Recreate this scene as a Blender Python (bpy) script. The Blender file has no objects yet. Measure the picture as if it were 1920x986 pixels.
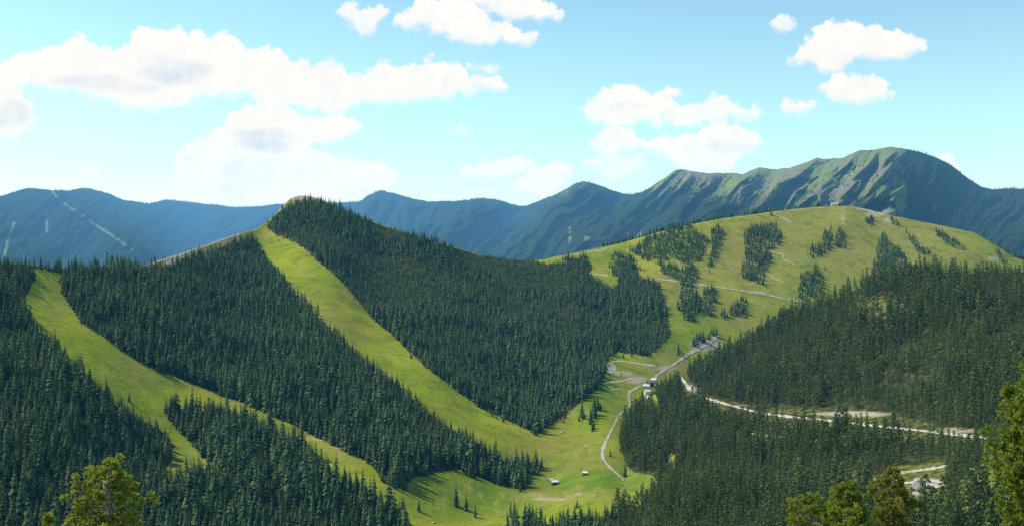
import bpy, math, random
import numpy as np
from mathutils import Vector, Matrix

random.seed(7); RNG = np.random.default_rng(11)
SC = bpy.context.scene; COL = SC.collection
F = 1800.0; CX = 960.0; H0 = 400.0            # lens in photo pixels, eye level line
R = math.radians
SUN_AZ, SUN_EL = 74.0, 47.0                   # degrees to the left of the view axis, height

# ------------------------------------------------------------------ helpers
def link(o):
    COL.objects.link(o); return o
def tag(o, label=None, cat=None, group=None, kind=None):
    if label: o['label'] = label
    if cat: o['category'] = cat
    if group: o['group'] = group
    if kind: o['kind'] = kind
    return o
def empty(name, loc=(0, 0, 0), rz=0.0, s=1.0):
    o = bpy.data.objects.new(name, None); link(o)
    o.location = loc; o.rotation_euler = (0, 0, rz); o.scale = (s, s, s)
    o.empty_display_size = 0.1
    return o
def obj(name, mesh, parent=None):
    o = bpy.data.objects.new(name, mesh); link(o)
    if parent: o.parent = parent
    return o
def mesh_np(name, verts, faces, mat=None, smooth=False):
    me = bpy.data.meshes.new(name)
    verts = np.asarray(verts, dtype=np.float64)
    faces = [tuple(int(i) for i in f) for f in faces] if not isinstance(faces, np.ndarray) else faces
    if isinstance(faces, np.ndarray):
        n, k = faces.shape
        me.vertices.add(len(verts)); me.vertices.foreach_set('co', verts.astype(np.float32).ravel())
        me.loops.add(n * k); me.loops.foreach_set('vertex_index', faces.astype(np.int32).ravel())
        me.polygons.add(n); me.polygons.foreach_set('loop_start', np.arange(0, n * k, k, dtype=np.int32))
        me.update(calc_edges=True)
    else:
        me.from_pydata([tuple(v) for v in verts], [], faces)
        me.update()
    if mat: me.materials.append(mat)
    if smooth:
        me.polygons.foreach_set('use_smooth', np.ones(len(me.polygons), dtype=bool))
    return me
def fattr(me, name, arr):
    a = me.attributes.new(name, 'FLOAT', 'POINT'); a.data.foreach_set('value', np.asarray(arr, dtype=np.float32))

def _hash(ix, iy, seed):
    n = (ix.astype(np.int64) * 374761393 + iy.astype(np.int64) * 668265263 + seed * 1442695041) & 0x7fffffff
    n = ((n ^ (n >> 13)) * 1274126177) & 0x7fffffff
    n = n ^ (n >> 16)
    return (n & 0xffff) / 65535.0
def vnoise(x, y, seed=0):
    x = np.asarray(x, float); y = np.asarray(y, float)
    ix = np.floor(x); iy = np.floor(y); fx = x - ix; fy = y - iy
    fx = fx * fx * (3 - 2 * fx); fy = fy * fy * (3 - 2 * fy)
    ix = ix.astype(np.int64); iy = iy.astype(np.int64)
    a = _hash(ix, iy, seed); b = _hash(ix + 1, iy, seed); c = _hash(ix, iy + 1, seed); d = _hash(ix + 1, iy + 1, seed)
    return (a + (b - a) * fx) * (1 - fy) + (c + (d - c) * fx) * fy
def fbm(x, y, seed=0, octv=4):
    s = 0; a = 0.5; t = 0
    for i in range(octv):
        s = s + a * vnoise(np.asarray(x) * 2 ** i, np.asarray(y) * 2 ** i, seed + i * 17); t += a; a *= 0.5
    return s / t * 2 - 1                                   # -1..1

def inpoly(px, py, poly):
    px = np.asarray(px, float); py = np.asarray(py, float)
    res = np.zeros(px.shape, bool); n = len(poly)
    for i in range(n):
        x0, y0 = poly[i]; x1, y1 = poly[(i + 1) % n]
        if y0 == y1: continue
        c = ((y0 > py) != (y1 > py)) & (px < (x1 - x0) * (py - y0) / (y1 - y0) + x0)
        res ^= c
    return res
def inany(px, py, polys):
    r = np.zeros(np.asarray(px).shape, bool)
    for p in polys: r |= inpoly(px, py, p)
    return r
def ell(px, py, cx, cy, rx, ry):
    return np.clip(1.4 - 1.4 * np.sqrt(((px - cx) / rx) ** 2 + ((py - cy) / ry) ** 2), 0, 1)

class TPS:
    """smooth slope through surveyed points: sight direction -> 1 / distance"""
    def __init__(s, pts, lam=2e-4):
        p = np.array(pts, float); s.x = p[:, :2] / 1000.0; w = 1000.0 / p[:, 2]; n = len(p)
        K = s.U(s.x[:, None, :] - s.x[None, :, :]) + lam * np.eye(n)
        P = np.hstack([np.ones((n, 1)), s.x]); A = np.zeros((n + 3, n + 3))
        A[:n, :n] = K; A[:n, n:] = P; A[n:, :n] = P.T
        s.c = np.linalg.solve(A, np.concatenate([w, np.zeros(3)]))
    @staticmethod
    def U(d):
        r2 = (d ** 2).sum(-1) + 1e-12
        return 0.5 * r2 * np.log(r2)
    def __call__(s, px, py):
        px = np.asarray(px, float); py = np.asarray(py, float); sh = px.shape
        q = np.stack([px.ravel(), py.ravel()], 1) / 1000.0; out = np.empty(len(q))
        for i in range(0, len(q), 20000):
            qq = q[i:i + 20000]
            out[i:i + 20000] = s.U(qq[:, None, :] - s.x[None, :, :]) @ s.c[:-3] + s.c[-3] + qq @ s.c[-2:]
        return 1000.0 / np.maximum(out, 0.1).reshape(sh)
def world(px, py, Y):
    return np.stack([(px - CX) / F * Y, Y, (H0 - py) / F * Y], -1)
def outline(pts):
    p = np.array(pts, float)
    return lambda px: np.interp(px, p[:, 0], p[:, 1])

# ------------------------------------------------------------------ survey of the place
T_TOP = outline([(-300,455),(-200,472),(30,494),(120,505),(200,500),(270,496),(330,478),(440,440),(480,430),(505,412),(525,392),(545,372),(560,367),
                 (580,368),(600,374),(650,396),(700,416),(780,443),(850,462),(900,478),(960,488),(1020,487),(1040,481),(1060,478),(1100,469),(1160,457),(1230,437),(1300,420),
                 (1360,409),(1400,404),(1450,397),(1500,391),(1560,386),(1600,387),(1650,398),(1680,406),(1760,422),(1830,437),(1870,462),(1900,482),(1960,500),(2100,560),(2300,640)])
T_PTS = [(565,368,2100),(500,418,1930),(490,440,1890),(440,440,1800),(360,470,1600),(270,496,1450),(120,505,1270),(30,494,1170),(-200,472,1040),
 (-200,700,780),(-200,986,600),(0,700,860),(0,986,620),(100,600,1060),(100,800,780),(100,986,650),
 (300,600,1240),(300,700,1070),(300,800,930),(300,900,830),(300,986,690),(400,986,720),(420,850,900),(420,740,1090),(450,600,1400),(560,460,1800),
 (620,520,1650),(640,640,1320),(600,800,1060),(600,900,880),(640,850,970),(700,600,1520),(700,500,1850),(780,443,2020),(900,478,2080),(1000,490,2100),(840,560,1720),(800,680,1330),(740,710,1230),(800,780,1120),
 (900,700,1380),(900,780,1200),(900,840,1070),(1000,815,1180),(780,900,950),(900,900,990),(1040,905,1010),(760,986,840),(900,975,900),(1000,986,860),(1150,986,780),
 (1000,600,1720),(1050,700,1470),(1100,560,1860),(1120,480,2150),(1110,510,2030),(1180,600,1800),(1240,560,1900),(1200,660,1640),(1120,725,1400),(1060,775,1270),
 (1100,850,1100),(1140,800,1190),(1160,740,1390),(1190,690,1560),(1250,680,1620),(1340,635,1770),(1280,610,1790),(1400,590,1880),(1500,560,1980),(1240,440,2280),(1300,420,2350),(1300,500,2080),(1400,404,2430),(1400,480,2170),
 (1450,397,2480),(1560,386,2600),(1600,387,2620),(1590,400,2520),(1590,440,2370),(1580,500,2170),(1700,410,2560),(1760,422,2520),(1740,470,2330),(1830,437,2480),(1870,480,2360),(1900,482,2380),(1960,520,2300),
 (2200,640,2150),(1700,600,2000),(1300,800,1420),(1500,800,1600),(1900,800,1800),(1250,900,1080),(1400,986,1150),(1900,986,1350),(2200,986,1400),(1300,740,1540)]
S_TOP = outline([(1135,868),(1150,838),(1170,795),(1215,748),(1250,728),(1290,708),(1370,650),(1440,606),(1510,584),(1560,562),(1600,545),(1650,530),(1700,521),(1750,517),(1800,514),(1860,511),(1920,510),(2200,498),(2300,495)])
S_PTS = [(1135,868,1110),(1150,838,1150),(1165,850,1105),(1170,880,1040),(1170,795,1225),(1190,820,1140),(1215,748,1405),(1215,790,1240),(1290,708,1420),(1285,722,1340),(1300,740,1250),(1300,800,1050),(1300,880,880),(1240,900,890),(1200,930,860),(1140,920,940),
 (1400,768,1090),(1370,650,1440),(1440,606,1420),(1510,584,1360),(1600,545,1270),(1700,521,1210),(1800,514,1160),(1920,510,1100),(2200,498,960),
 (1500,680,1130),(1700,690,960),(1900,690,850),(1560,790,910),(1700,803,800),(1850,820,700),(1920,830,660),(1560,775,960),(1700,785,850),(2200,800,560),(2200,986,400),
 (1500,880,760),(1700,870,690),(1700,900,640),(1900,870,600),(1500,986,590),(1300,986,680),(1150,986,800),(1700,986,520),(1900,986,470)]
M_TOP0 = outline([(-520,385),(-350,378),(-200,388),(-60,378),(0,369),(25,361),(50,353),(70,354),(100,357),(130,358),(150,354),(168,354),(200,362),(230,375),(262,379),(280,382),(310,375),(345,378),(400,384),(440,389),(480,388),(520,383),(560,385),(640,380),(660,379),(675,378),(690,368),(705,360),(720,358),(735,362),(770,372),(800,377),(830,378),(880,376),(905,372),(925,373),(945,378),(960,384),(985,386),(1000,381),(1015,376),(1040,365),(1060,355),(1080,344),(1093,341),(1110,343),(1140,355),(1165,363),(1185,364),(1202,362),(1215,355),(1235,340),(1250,331),(1262,322),(1278,318),(1300,322),(1325,324),(1375,325),(1392,327),(1405,321),(1425,314),(1445,318),(1480,315),(1510,305),(1530,297),(1545,299),(1580,297),(1600,287),(1615,282),(1640,281),(1655,278),(1670,275),(1700,279),(1725,286),(1750,294),(1780,308),(1800,323),(1820,338),(1840,350),(1860,355),(1890,354),(1920,354),(2000,345),(2100,352),(2300,380),(2450,395)])
M_PTS = [(-520,385,6100),(-520,540,4700),(50,353,6200),(50,470,4950),(100,357,6200),(165,354,6700),(165,470,5400),(280,382,7100),(250,470,5300),(330,480,6000),(480,388,7300),(480,480,6300),(715,358,6900),(715,480,5600),(925,373,6200),(975,386,6300),(920,470,5200),
 (1095,342,5600),(1095,460,4600),(1200,362,5600),(1200,440,4700),(1280,318,5200),(1280,430,4250),(1425,314,5000),(1425,420,4050),(1510,305,4850),(1580,297,4700),(1670,275,4500),(1670,395,3750),(1780,308,4550),(1850,353,4650),(1780,440,3800),(1920,354,4750),(1920,480,3700),(2450,395,5000),(2450,540,3900)]
T_fn, S_fn, M_fn = TPS(T_PTS), TPS(S_PTS), TPS(M_PTS)
def M_top(px):
    px = np.asarray(px, float)
    return M_TOP0(px) + np.interp(px, [600, 880, 1200, 1300, 2400], [1.3, 2.4, 2.4, 1.8, 1.5]) * fbm(px / 13.0, px * 0 + 3.3, 5, 3)
def T_Y(px, py):
    Y = T_fn(px, py); x = (px - CX) / F * Y
    return Y * (1 + 0.006 * fbm(x / 160, Y / 160, 21, 4))
def S_Y(px, py):
    Y = S_fn(px, py); x = (px - CX) / F * Y
    return Y * (1 + 0.006 * fbm(x / 120, Y / 120, 31, 4))
def ribs(px, py):
    px = np.asarray(px, float); py = np.asarray(py, float)
    wx = 30 * fbm(px / 110, py / 90, 41, 4); wy = 26 * fbm(px / 90, py / 90, 43, 4)
    X = px + wx; Y = py + wy
    q = X * 0.66 + Y * 0.75; s = X * -0.75 + Y * 0.66
    def ridged(k, l, sd):
        n = vnoise(q / k, s / l, sd); return 1 - np.abs(2 * n - 1)
    a = ridged(34., 190., 3) * .34 + ridged(15., 95., 4) * .38 + ridged(6.5, 44., 5) * .28
    b = ridged(9., 34., 6) * .6 + ridged(4.2, 14., 7) * .4
    return a, b
def pline_d(px, py, pts):
    best = np.full(np.shape(px), 1e9)
    for (x0, y0), (x1, y1) in zip(pts[:-1], pts[1:]):
        dx, dy = x1 - x0, y1 - y0; t = np.clip(((px - x0) * dx + (py - y0) * dy) / (dx * dx + dy * dy), 0, 1)
        best = np.minimum(best, np.hypot(px - x0 - t * dx, py - y0 - t * dy))
    return best
RIBS = [([(1278,318),(1252,338),(1222,364),(1185,398),(1150,440)], .045, 30), ([(1330,324),(1300,356),(1262,398),(1240,430)], .030, 26), ([(1425,314),(1396,338),(1365,366),(1330,404)], .045, 28), ([(1485,314),(1452,345),(1420,372),(1395,402)], .030, 22),
        ([(1535,298),(1502,325),(1468,352),(1430,392)], .040, 26), ([(1575,297),(1548,325),(1518,356),(1490,392)], .028, 20), ([(1613,283),(1588,308),(1560,336),(1525,380)], .042, 26), ([(1645,281),(1625,308),(1600,340),(1570,378)], .03, 20),
        ([(1672,276),(1668,305),(1655,335),(1632,372),(1605,405)], .045, 26), ([(1700,300),(1694,330),(1684,360),(1664,400)], .035, 20), ([(1093,342),(1075,370),(1040,405),(1000,450)], .03, 26), ([(1095,343),(1120,375),(1125,420),(1140,460)], .02, 22), ([(920,373),(890,395),(850,420),(820,470)], .03, 26), ([(715,358),(690,390),(660,430)], .025, 26)]
def M_Y(px, py):
    px = np.asarray(px, float); py = np.asarray(py, float)
    Y = M_fn(px, py); a, b = ribs(px, py)
    rug = np.interp(px, [-500, 150, 500, 880, 1000, 1220, 1660, 1720, 2400], [0.55, 0.5, 0.5, 0.9, 0.9, 1.0, 1.0, 0.45, 0.4])
    fade = np.clip((py - M_top(px)) / 14.0, 0, 1)
    n = fbm(px / 60, py / 40, 47, 5)
    Y = Y * (1 - rug * fade * (0.095 * (a - .5) + 0.018 * (b - .5)) + 0.008 * n * fade)
    for line, amp, hw in RIBS:
        d = pline_d(px, py, line); t0 = line[0][1]
        Y = Y * (1 - amp * np.clip(1 - d / hw, 0, 1) * np.clip((py - t0) / 22 , 0, 1))
    # spur on the left range carrying the pale clearing
    spine = np.interp(py, [350, 360, 400, 440, 480, 560], [95, 105, 160, 222, 290, 420])
    d = px - spine
    Y = Y * (1 - 0.055 * np.exp(-np.abs(d) / 60.0) * np.clip((py - 357) / 50, 0, 1) * (px < 600))
    return Y

# ------------------------------------------------------------------ land cover (where woods, meadows and tracks lie)
W_RIGHT = [(500,424),(520,400),(545,385),(575,378),(610,380),(700,418),(800,448),(900,478),(1000,488),(1022,497),(1060,492),(1098,478),(1112,505),(1104,512),(1122,530),(1152,546),(1160,520),(1166,492),(1184,480),(1196,500),(1200,520),
           (1234,530),(1244,560),(1252,590),(1258,628),(1240,650),(1215,668),(1186,664),(1160,660),(1142,668),(1136,700),(1118,730),(1090,752),(1060,778),(1030,795),(1005,818),(985,803),(900,765),(800,690),(735,628),(700,598),(660,550),(625,512),(590,485),(560,458),(515,440)]
W_MID = [(112,512),(150,510),(265,506),(300,500),(370,480),(440,455),(478,447),(505,490),(548,548),(650,648),(735,715),(825,790),(900,840),(985,884),(998,900),(985,918),(930,908),(895,890),(880,896),(860,880),(830,884),(800,892),(780,892),(760,905),(745,918),(718,905),(700,872),(640,842),(560,803),(450,752),(415,742),(345,712),(300,697),(258,676),(220,652),(150,602),(115,548)]
W_LEFT = [(-320,470),(30,496),(64,502),(66,524),(38,577),(90,645),(150,700),(190,740),(245,778),(300,803),(325,835),(322,862),(304,888),(300,897),(-320,897)]
W_FRONT = [(305,765),(330,763),(400,773),(440,788),(500,812),(560,842),(640,905),(700,945),(765,990),(772,1030),(-320,1030),(-320,890),(300,897),(320,905),(395,903),(400,885),(378,852),(345,818),(316,788)]
W_TIP = [(975,868),(992,862),(1012,880),(1016,888),(1000,884)]
W_FOOT = [(945,1030),(960,986),(985,980),(1010,986),(1060,976),(1120,968),(1180,962),(1240,955),(1300,940),(1320,930),(1300,1030)]
W_RIDGE = [(30,494),(60,502),(112,512),(150,512),(270,500),(330,486),(270,490),(120,497)]
G_DOME = [
 [(1196,462),(1212,446),(1240,440),(1290,432),(1322,440),(1330,460),(1316,488),(1292,498),(1262,486),(1238,492),(1212,480)],
 [(1232,492),(1252,500),(1290,505),(1310,498),(1300,515),(1265,525),(1248,516),(1236,508)],
 [(1176,470),(1195,462),(1212,470),(1222,486),(1210,492),(1196,482)],
 [(1240,428),(1290,420),(1300,428),(1250,438)],
 [(1270,512),(1300,496),(1312,520),(1300,542),(1310,556),(1316,572),(1306,602),(1286,600),(1268,580),(1278,550)],
 [(1318,548),(1338,538),(1346,562),(1338,590),(1322,596)],
 [(1334,432),(1350,420),(1358,440),(1350,470),(1342,490),(1332,512),(1324,505),(1334,470)],
 [(1348,592),(1372,578),(1392,560),(1402,570),(1398,596),(1374,594),(1354,602)],
 [(1396,432),(1420,424),(1456,420),(1466,440),(1462,462),(1446,470),(1448,490),(1436,510),(1432,535),(1410,528),(1396,526),(1388,515),(1398,480),(1394,450)],
 [(1544,440),(1560,428),(1560,470),(1546,480),(1520,486),(1513,474),(1524,466),(1540,462)],
 [(1566,442),(1578,424),(1584,440),(1590,464),(1576,470),(1564,466)],
 [(1494,545),(1500,520),(1522,505),(1532,498),(1548,530),(1542,548),(1524,556),(1500,562)],
 [(1622,412),(1638,408),(1640,420),(1634,432),(1626,424)],
 [(1638,500),(1648,450),(1656,436),(1668,452),(1684,462),(1698,480),(1708,500),(1690,540),(1620,545)],
 [(1666,414),(1676,412),(1686,424),(1676,426)],
 [(1698,436),(1716,444),(1724,462),(1750,474),(1744,482),(1722,474),(1706,452)],
 [(1752,432),(1768,438),(1790,452),(1812,468),(1802,472),(1780,460),(1758,446)],
 [(1860,470),(1872,472),(1892,494),(1880,496),(1866,482)],
 [(1140,505),(1148,478),(1170,474),(1186,488),(1196,505),(1190,520),(1150,520)],
 [(1290,652),(1300,640),(1345,622),(1346,632),(1310,648)],
 [(1262,668),(1270,655),(1280,660),(1272,668)],
 [(1104,806),(1106,790),(1118,752),(1124,745),(1126,765),(1116,790),(1110,812)],
 [(1082,782),(1092,776),(1094,788),(1086,792)],
 [(1046,487),(1060,484),(1082,482),(1080,488),(1056,490)],
]
T_WOODS = [W_RIGHT, W_MID, W_LEFT, W_FRONT, W_TIP, W_FOOT, W_RIDGE]
# openings on the wooded spur
O_SPUR = [
 [(1272,708),(1288,703),(1300,726),(1330,743),(1400,760),(1440,768),(1480,764),(1560,764),(1640,772),(1720,786),(1790,806),(1850,816),(1850,834),(1790,832),(1700,831),(1640,828),(1560,820),(1480,812),(1440,806),(1400,797),(1350,782),(1315,770),(1290,756),(1278,740)],
 [(1668,874),(1772,864),(1776,905),(1774,955),(1755,962),(1735,990),(1705,990),(1680,930)],
 [(1830,876),(1870,860),(1900,862),(1886,900),(1850,950),(1826,940)],
 [(1130,835),(1152,842),(1166,868),(1190,886),(1222,890),(1236,902),(1222,922),(1195,950),(1120,965)],
 [(1255,852),(1268,850),(1266,880),(1252,878)],
 [(1500,925),(1560,915),(1620,900),(1650,892),(1690,890),(1690,925),(1600,940),(1500,945)],
 [(1200,735),(1222,722),(1230,742),(1240,775),(1228,778),(1206,762)],
 [(1382,806),(1440,812),(1500,818),(1500,834),(1440,832),(1385,826)],
]
def spur_density(px, py):
    d = np.where(inany(px, py, O_SPUR), 0.0, 1.0)
    thin = np.clip(1.35 - ell(px, py, 1650, 580, 120, 48) * 1.25 - ell(px, py, 1560, 770, 170, 26) * .9 - ell(px, py, 1560, 900, 160, 30) * 1.0 - ell(px, py, 1640, 670, 170, 60) * .62 - ell(px, py, 1240, 770, 40, 40) * .5, 0.12, 1)
    return d * thin * (0.5 + 0.5 * np.clip(vnoise(px / 20, py / 12, 77) * 1.9, 0, 1))

# ------------------------------------------------------------------ materials
def M(name):
    m = bpy.data.materials.new(name); m.use_nodes = True
    nt = m.node_tree; nt.nodes.clear()
    out = nt.nodes.new('ShaderNodeOutputMaterial')
    return m, nt, out
class NT:
    def __init__(s, nt): s.nt = nt
    def n(s, typ, **kw):
        nd = s.nt.nodes.new(typ)
        for k, v in kw.items(): setattr(nd, k, v)
        return nd
    def l(s, a, b): s.nt.links.new(a, b)
    def val(s, sock, v):
        if hasattr(v, 'is_output') or isinstance(v, bpy.types.NodeSocket): s.l(v, sock)
        else: sock.default_value = v
    def math(s, op, a, b=None, c=None, clamp=False):
        nd = s.n('ShaderNodeMath', operation=op); nd.use_clamp = clamp
        s.val(nd.inputs[0], a)
        if b is not None: s.val(nd.inputs[1], b)
        if c is not None: s.val(nd.inputs[2], c)
        return nd.outputs[0]
    def mix(s, fac, a, b, blend='MIX'):
        nd = s.n('ShaderNodeMix', data_type='RGBA', blend_type=blend)
        s.val(nd.inputs[0], fac); s.val(nd.inputs[6], a if not isinstance(a, tuple) else (*a, 1)); s.val(nd.inputs[7], b if not isinstance(b, tuple) else (*b, 1))
        return nd.outputs[2]
    def noise(s, vec, scale, detail=4, rough=.55, dim='3D'):
        nd = s.n('ShaderNodeTexNoise', noise_dimensions=dim); s.l(vec, nd.inputs['Vector'])
        nd.inputs['Scale'].default_value = scale; nd.inputs['Detail'].default_value = detail; nd.inputs['Roughness'].default_value = rough
        return nd
    def mapr(s, v, a, b, c=0., d=1., smooth=True):
        nd = s.n('ShaderNodeMapRange', interpolation_type='SMOOTHSTEP' if smooth else 'LINEAR')
        s.val(nd.inputs[0], v); nd.inputs[1].default_value = a; nd.inputs[2].default_value = b; nd.inputs[3].default_value = c; nd.inputs[4].default_value = d
        return nd.outputs[0]
    def attr(s, name, typ='GEOMETRY'):
        nd = s.n('ShaderNodeAttribute', attribute_name=name, attribute_type=typ); return nd
    def diffuse(s, col, rough=0.9, bump=None, spec=0.1):
        nd = s.n('ShaderNodeBsdfPrincipled'); s.val(nd.inputs['Base Color'], col if not isinstance(col, tuple) else (*col, 1))
        nd.inputs['Roughness'].default_value = rough; nd.inputs['Specular IOR Level'].default_value = spec
        if bump is not None: s.l(bump, nd.inputs['Normal'])
        return nd.outputs[0]
    def bump(s, h, strength, dist):
        nd = s.n('ShaderNodeBump'); nd.inputs['Strength'].default_value = strength; nd.inputs['Distance'].default_value = dist
        s.l(h, nd.inputs['Height']); return nd.outputs[0]

def ground_mat():
    m, nt, out = M('hillside_ground'); k = NT(nt)
    pos = k.n('ShaderNodeNewGeometry').outputs['Position']
    cover = k.attr('meadow').outputs['Fac']; dirt = k.attr('dirt').outputs['Fac']; lush_shade = k.attr('lush_shade').outputs['Fac']; dry = k.attr('dry').outputs['Fac']
    n1 = k.noise(pos, 0.012, 6, .62).outputs[0]; n2 = k.noise(pos, 0.16, 5, .65).outputs[0]; n3 = k.noise(pos, 0.045, 5, .6).outputs[0]; n4 = k.noise(pos, 0.6, 3, .7).outputs[0]
    # stretched along the fall lines: mown and trodden streaks
    mp = k.n('ShaderNodeMapping'); mp.inputs['Scale'].default_value = (.11, .02, .05); mp.inputs['Rotation'].default_value = (0, 0, R(-35)); k.l(pos, mp.inputs[0])
    ns = k.noise(mp.outputs[0], 1.0, 5, .6).outputs[0]
    n5 = k.noise(pos, .022, 7, .72).outputs[0]; n6 = k.noise(pos, .075, 6, .75).outputs[0]; n7 = k.noise(pos, .0055, 5, .6).outputs[0]
    g = k.mix(k.mapr(n1, .38, .62), (.195, .250, .016), (.290, .310, .024))
    lg = k.mix(k.mapr(n3, .35, .65), (.075, .160, .018), (.150, .205, .024))  # lush green, darkened in colour to stand in for cloud shadow on the valley
    g = k.mix(k.math('MULTIPLY', lush_shade, k.mapr(n1, .25, .6, .55, 1)), g, lg)
    dg = k.mix(k.mapr(n3, .35, .65), (.230, .220, .052), (.285, .245, .072))
    g = k.mix(k.math('MULTIPLY', dry, k.mapr(ns, .35, .6, .35, 1)), g, dg)
    g = k.mix(k.mapr(n7, .48, .64, 0, .65), g, (.255, .21, .052))
    g = k.mix(k.mapr(ns, .5, .72, 0, .5), g, (.31, .285, .065))
    g = k.mix(k.mapr(n5, .50, .64, 0, .62), g, (.105, .150, .016))
    g = k.mix(k.mapr(n6, .52, .66, 0, .55), g, (.085, .125, .016))
    g = k.mix(k.mapr(n5, .42, .34, 0, .45), g, (.30, .30, .06))
    g = k.mix(k.mapr(n6, .36, .26, 0, .6), g, (.27, .215, .11))
    g = k.mix(k.mapr(n4, .60, .70, 0, .65), g, (.05, .085, .014))
    fl = k.mix(k.mapr(n2, .4, .65), (.030, .042, .014), (.085, .085, .032))
    fl = k.mix(k.mapr(n3, .58, .72, 0, .7), fl, (.13, .15, .03))
    c = k.mix(k.mapr(k.math('ADD', cover, k.math('MULTIPLY', k.math('SUBTRACT', n2, .5), .5)), .35, .6), fl, g)
    dc = k.mix(k.mapr(n2, .35, .7), (.42, .36, .26), (.29, .24, .17))
    dm = k.math('MULTIPLY', dirt, 1.0)
    c = k.mix(k.mapr(k.math('ADD', dm, k.math('MULTIPLY', k.math('SUBTRACT', n3, .5), .7)), .3, .75), c, dc)
    hb = k.math('ADD', k.math('MULTIPLY', n2, 1.2), k.math('MULTIPLY', n4, .5))
    k.l(k.diffuse(c, 1.0, k.bump(hb, .8, 1.0), 0.0), out.inputs[0]); return m
def mountain_mat():
    m, nt, out = M('mountain_slopes'); k = NT(nt)
    pos = k.n('ShaderNodeNewGeometry').outputs['Position']
    gr = k.attr('grassy').outputs['Fac']; rib = k.attr('rib').outputs['Fac']; dirt = k.attr('dirt').outputs['Fac']
    n1 = k.noise(pos, .008, 8, .72).outputs[0]; n2 = k.noise(pos, .035, 8, .78).outputs[0]
    grass = k.mix(k.mapr(n2, .35, .65), (.15, .225, .045), (.235, .27, .075))
    rock = k.mix(k.mapr(n2, .35, .65), (.18, .16, .14), (.27, .24, .21))
    up = k.mix(k.mapr(k.math('ADD', n1, k.math('MULTIPLY', rib, .16)), .55, .70), grass, rock)
    wood = k.mix(k.mapr(n2, .4, .65), (.018, .036, .020), (.040, .065, .030))
    f = k.mapr(k.math('ADD', gr, k.math('MULTIPLY', k.math('SUBTRACT', n2, .5), 1.1)), .38, .62)
    c = k.mix(f, wood, up)
    c = k.mix(k.mapr(k.math('ADD', dirt, k.math('MULTIPLY', k.math('SUBTRACT', n2, .5), .9)), .25, .75), c, (.24, .27, .17))
    k.l(k.diffuse(c, 1.0, k.bump(n2, 1.0, 16.0), 0.0), out.inputs[0]); return m
def gravel_mat(name, c1, c2, s=.5):
    m, nt, out = M(name); k = NT(nt)
    pos = k.n('ShaderNodeNewGeometry').outputs['Position']
    n = k.noise(pos, s, 5, .65).outputs[0]; n2 = k.noise(pos, .06, 4, .6).outputs[0]
    c = k.mix(k.mapr(n, .3, .7), c1, c2); c = k.mix(k.mapr(n2, .5, .75, 0, .5), c, tuple(v * .7 for v in c1))
    k.l(k.diffuse(c, .95, k.bump(n, .6, .1), 0.05), out.inputs[0]); return m
def foliage_mat(name, dark, mid, light, transl=.25, warm=None):
    m, nt, out = M(name); k = NT(nt)
    rnd = k.n('ShaderNodeObjectInfo').outputs['Random']
    pos = k.n('ShaderNodeNewGeometry').outputs['Position']
    tip = k.attr('tip').outputs['Fac']; var = k.attr('var').outputs['Fac']
    stand = k.noise(pos, .011, 4, .6).outputs[0]
    r = k.n('ShaderNodeValToRGB'); e = r.color_ramp.elements
    e[0].color = (*dark, 1); e[1].color = (*light, 1); e.new(.55).color = (*mid, 1)
    if warm: e.new(.93).color = (*light, 1); e[-1].color = (*warm, 1)
    mixv = k.math('ADD', k.math('MULTIPLY', rnd, .75), k.math('MULTIPLY', k.math('SUBTRACT', stand, .5), 1.1), clamp=False)
    k.l(k.math('ADD', mixv, .12, clamp=True), r.inputs[0])
    c = k.mix(k.math('MULTIPLY', var, .7), r.outputs[0], light)
    c = k.mix(k.mapr(tip, .1, .95, .9, 0, False), c, tuple(v * .3 for v in dark))  # inner crown darkened in colour to imitate shade among the branches
    d = k.diffuse(c, .85, None, .15)
    if transl:
        t = k.n('ShaderNodeBsdfTranslucent'); k.l(k.mix(.5, c, light), t.inputs[0])
        mx = k.n('ShaderNodeMixShader'); mx.inputs[0].default_value = transl; k.l(d, mx.inputs[1]); k.l(t.outputs[0], mx.inputs[2]); d = mx.outputs[0]
    k.l(d, out.inputs[0]); return m
def bark_mat(name, c1, c2):
    m, nt, out = M(name); k = NT(nt)
    tc = k.n('ShaderNodeTexCoord').outputs['Object']
    n = k.noise(tc, 6.0, 5, .7).outputs[0]
    k.l(k.diffuse(k.mix(k.mapr(n, .35, .65), c1, c2), .95, k.bump(n, .6, .05), .05), out.inputs[0]); return m
def plain_mat(name, c, rough=.7, var=.2, scale=2., metal=0.):
    m, nt, out = M(name); k = NT(nt)
    tc = k.n('ShaderNodeTexCoord').outputs['Object']; n = k.noise(tc, scale, 4, .6).outputs[0]
    col = k.mix(k.mapr(n, .3, .7), tuple(v * (1 - var) for v in c), c)
    b = k.n('ShaderNodeBsdfPrincipled'); k.l(col, b.inputs['Base Color']); b.inputs['Roughness'].default_value = rough; b.inputs['Metallic'].default_value = metal
    k.l(b.outputs[0], out.inputs[0]); return m

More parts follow.
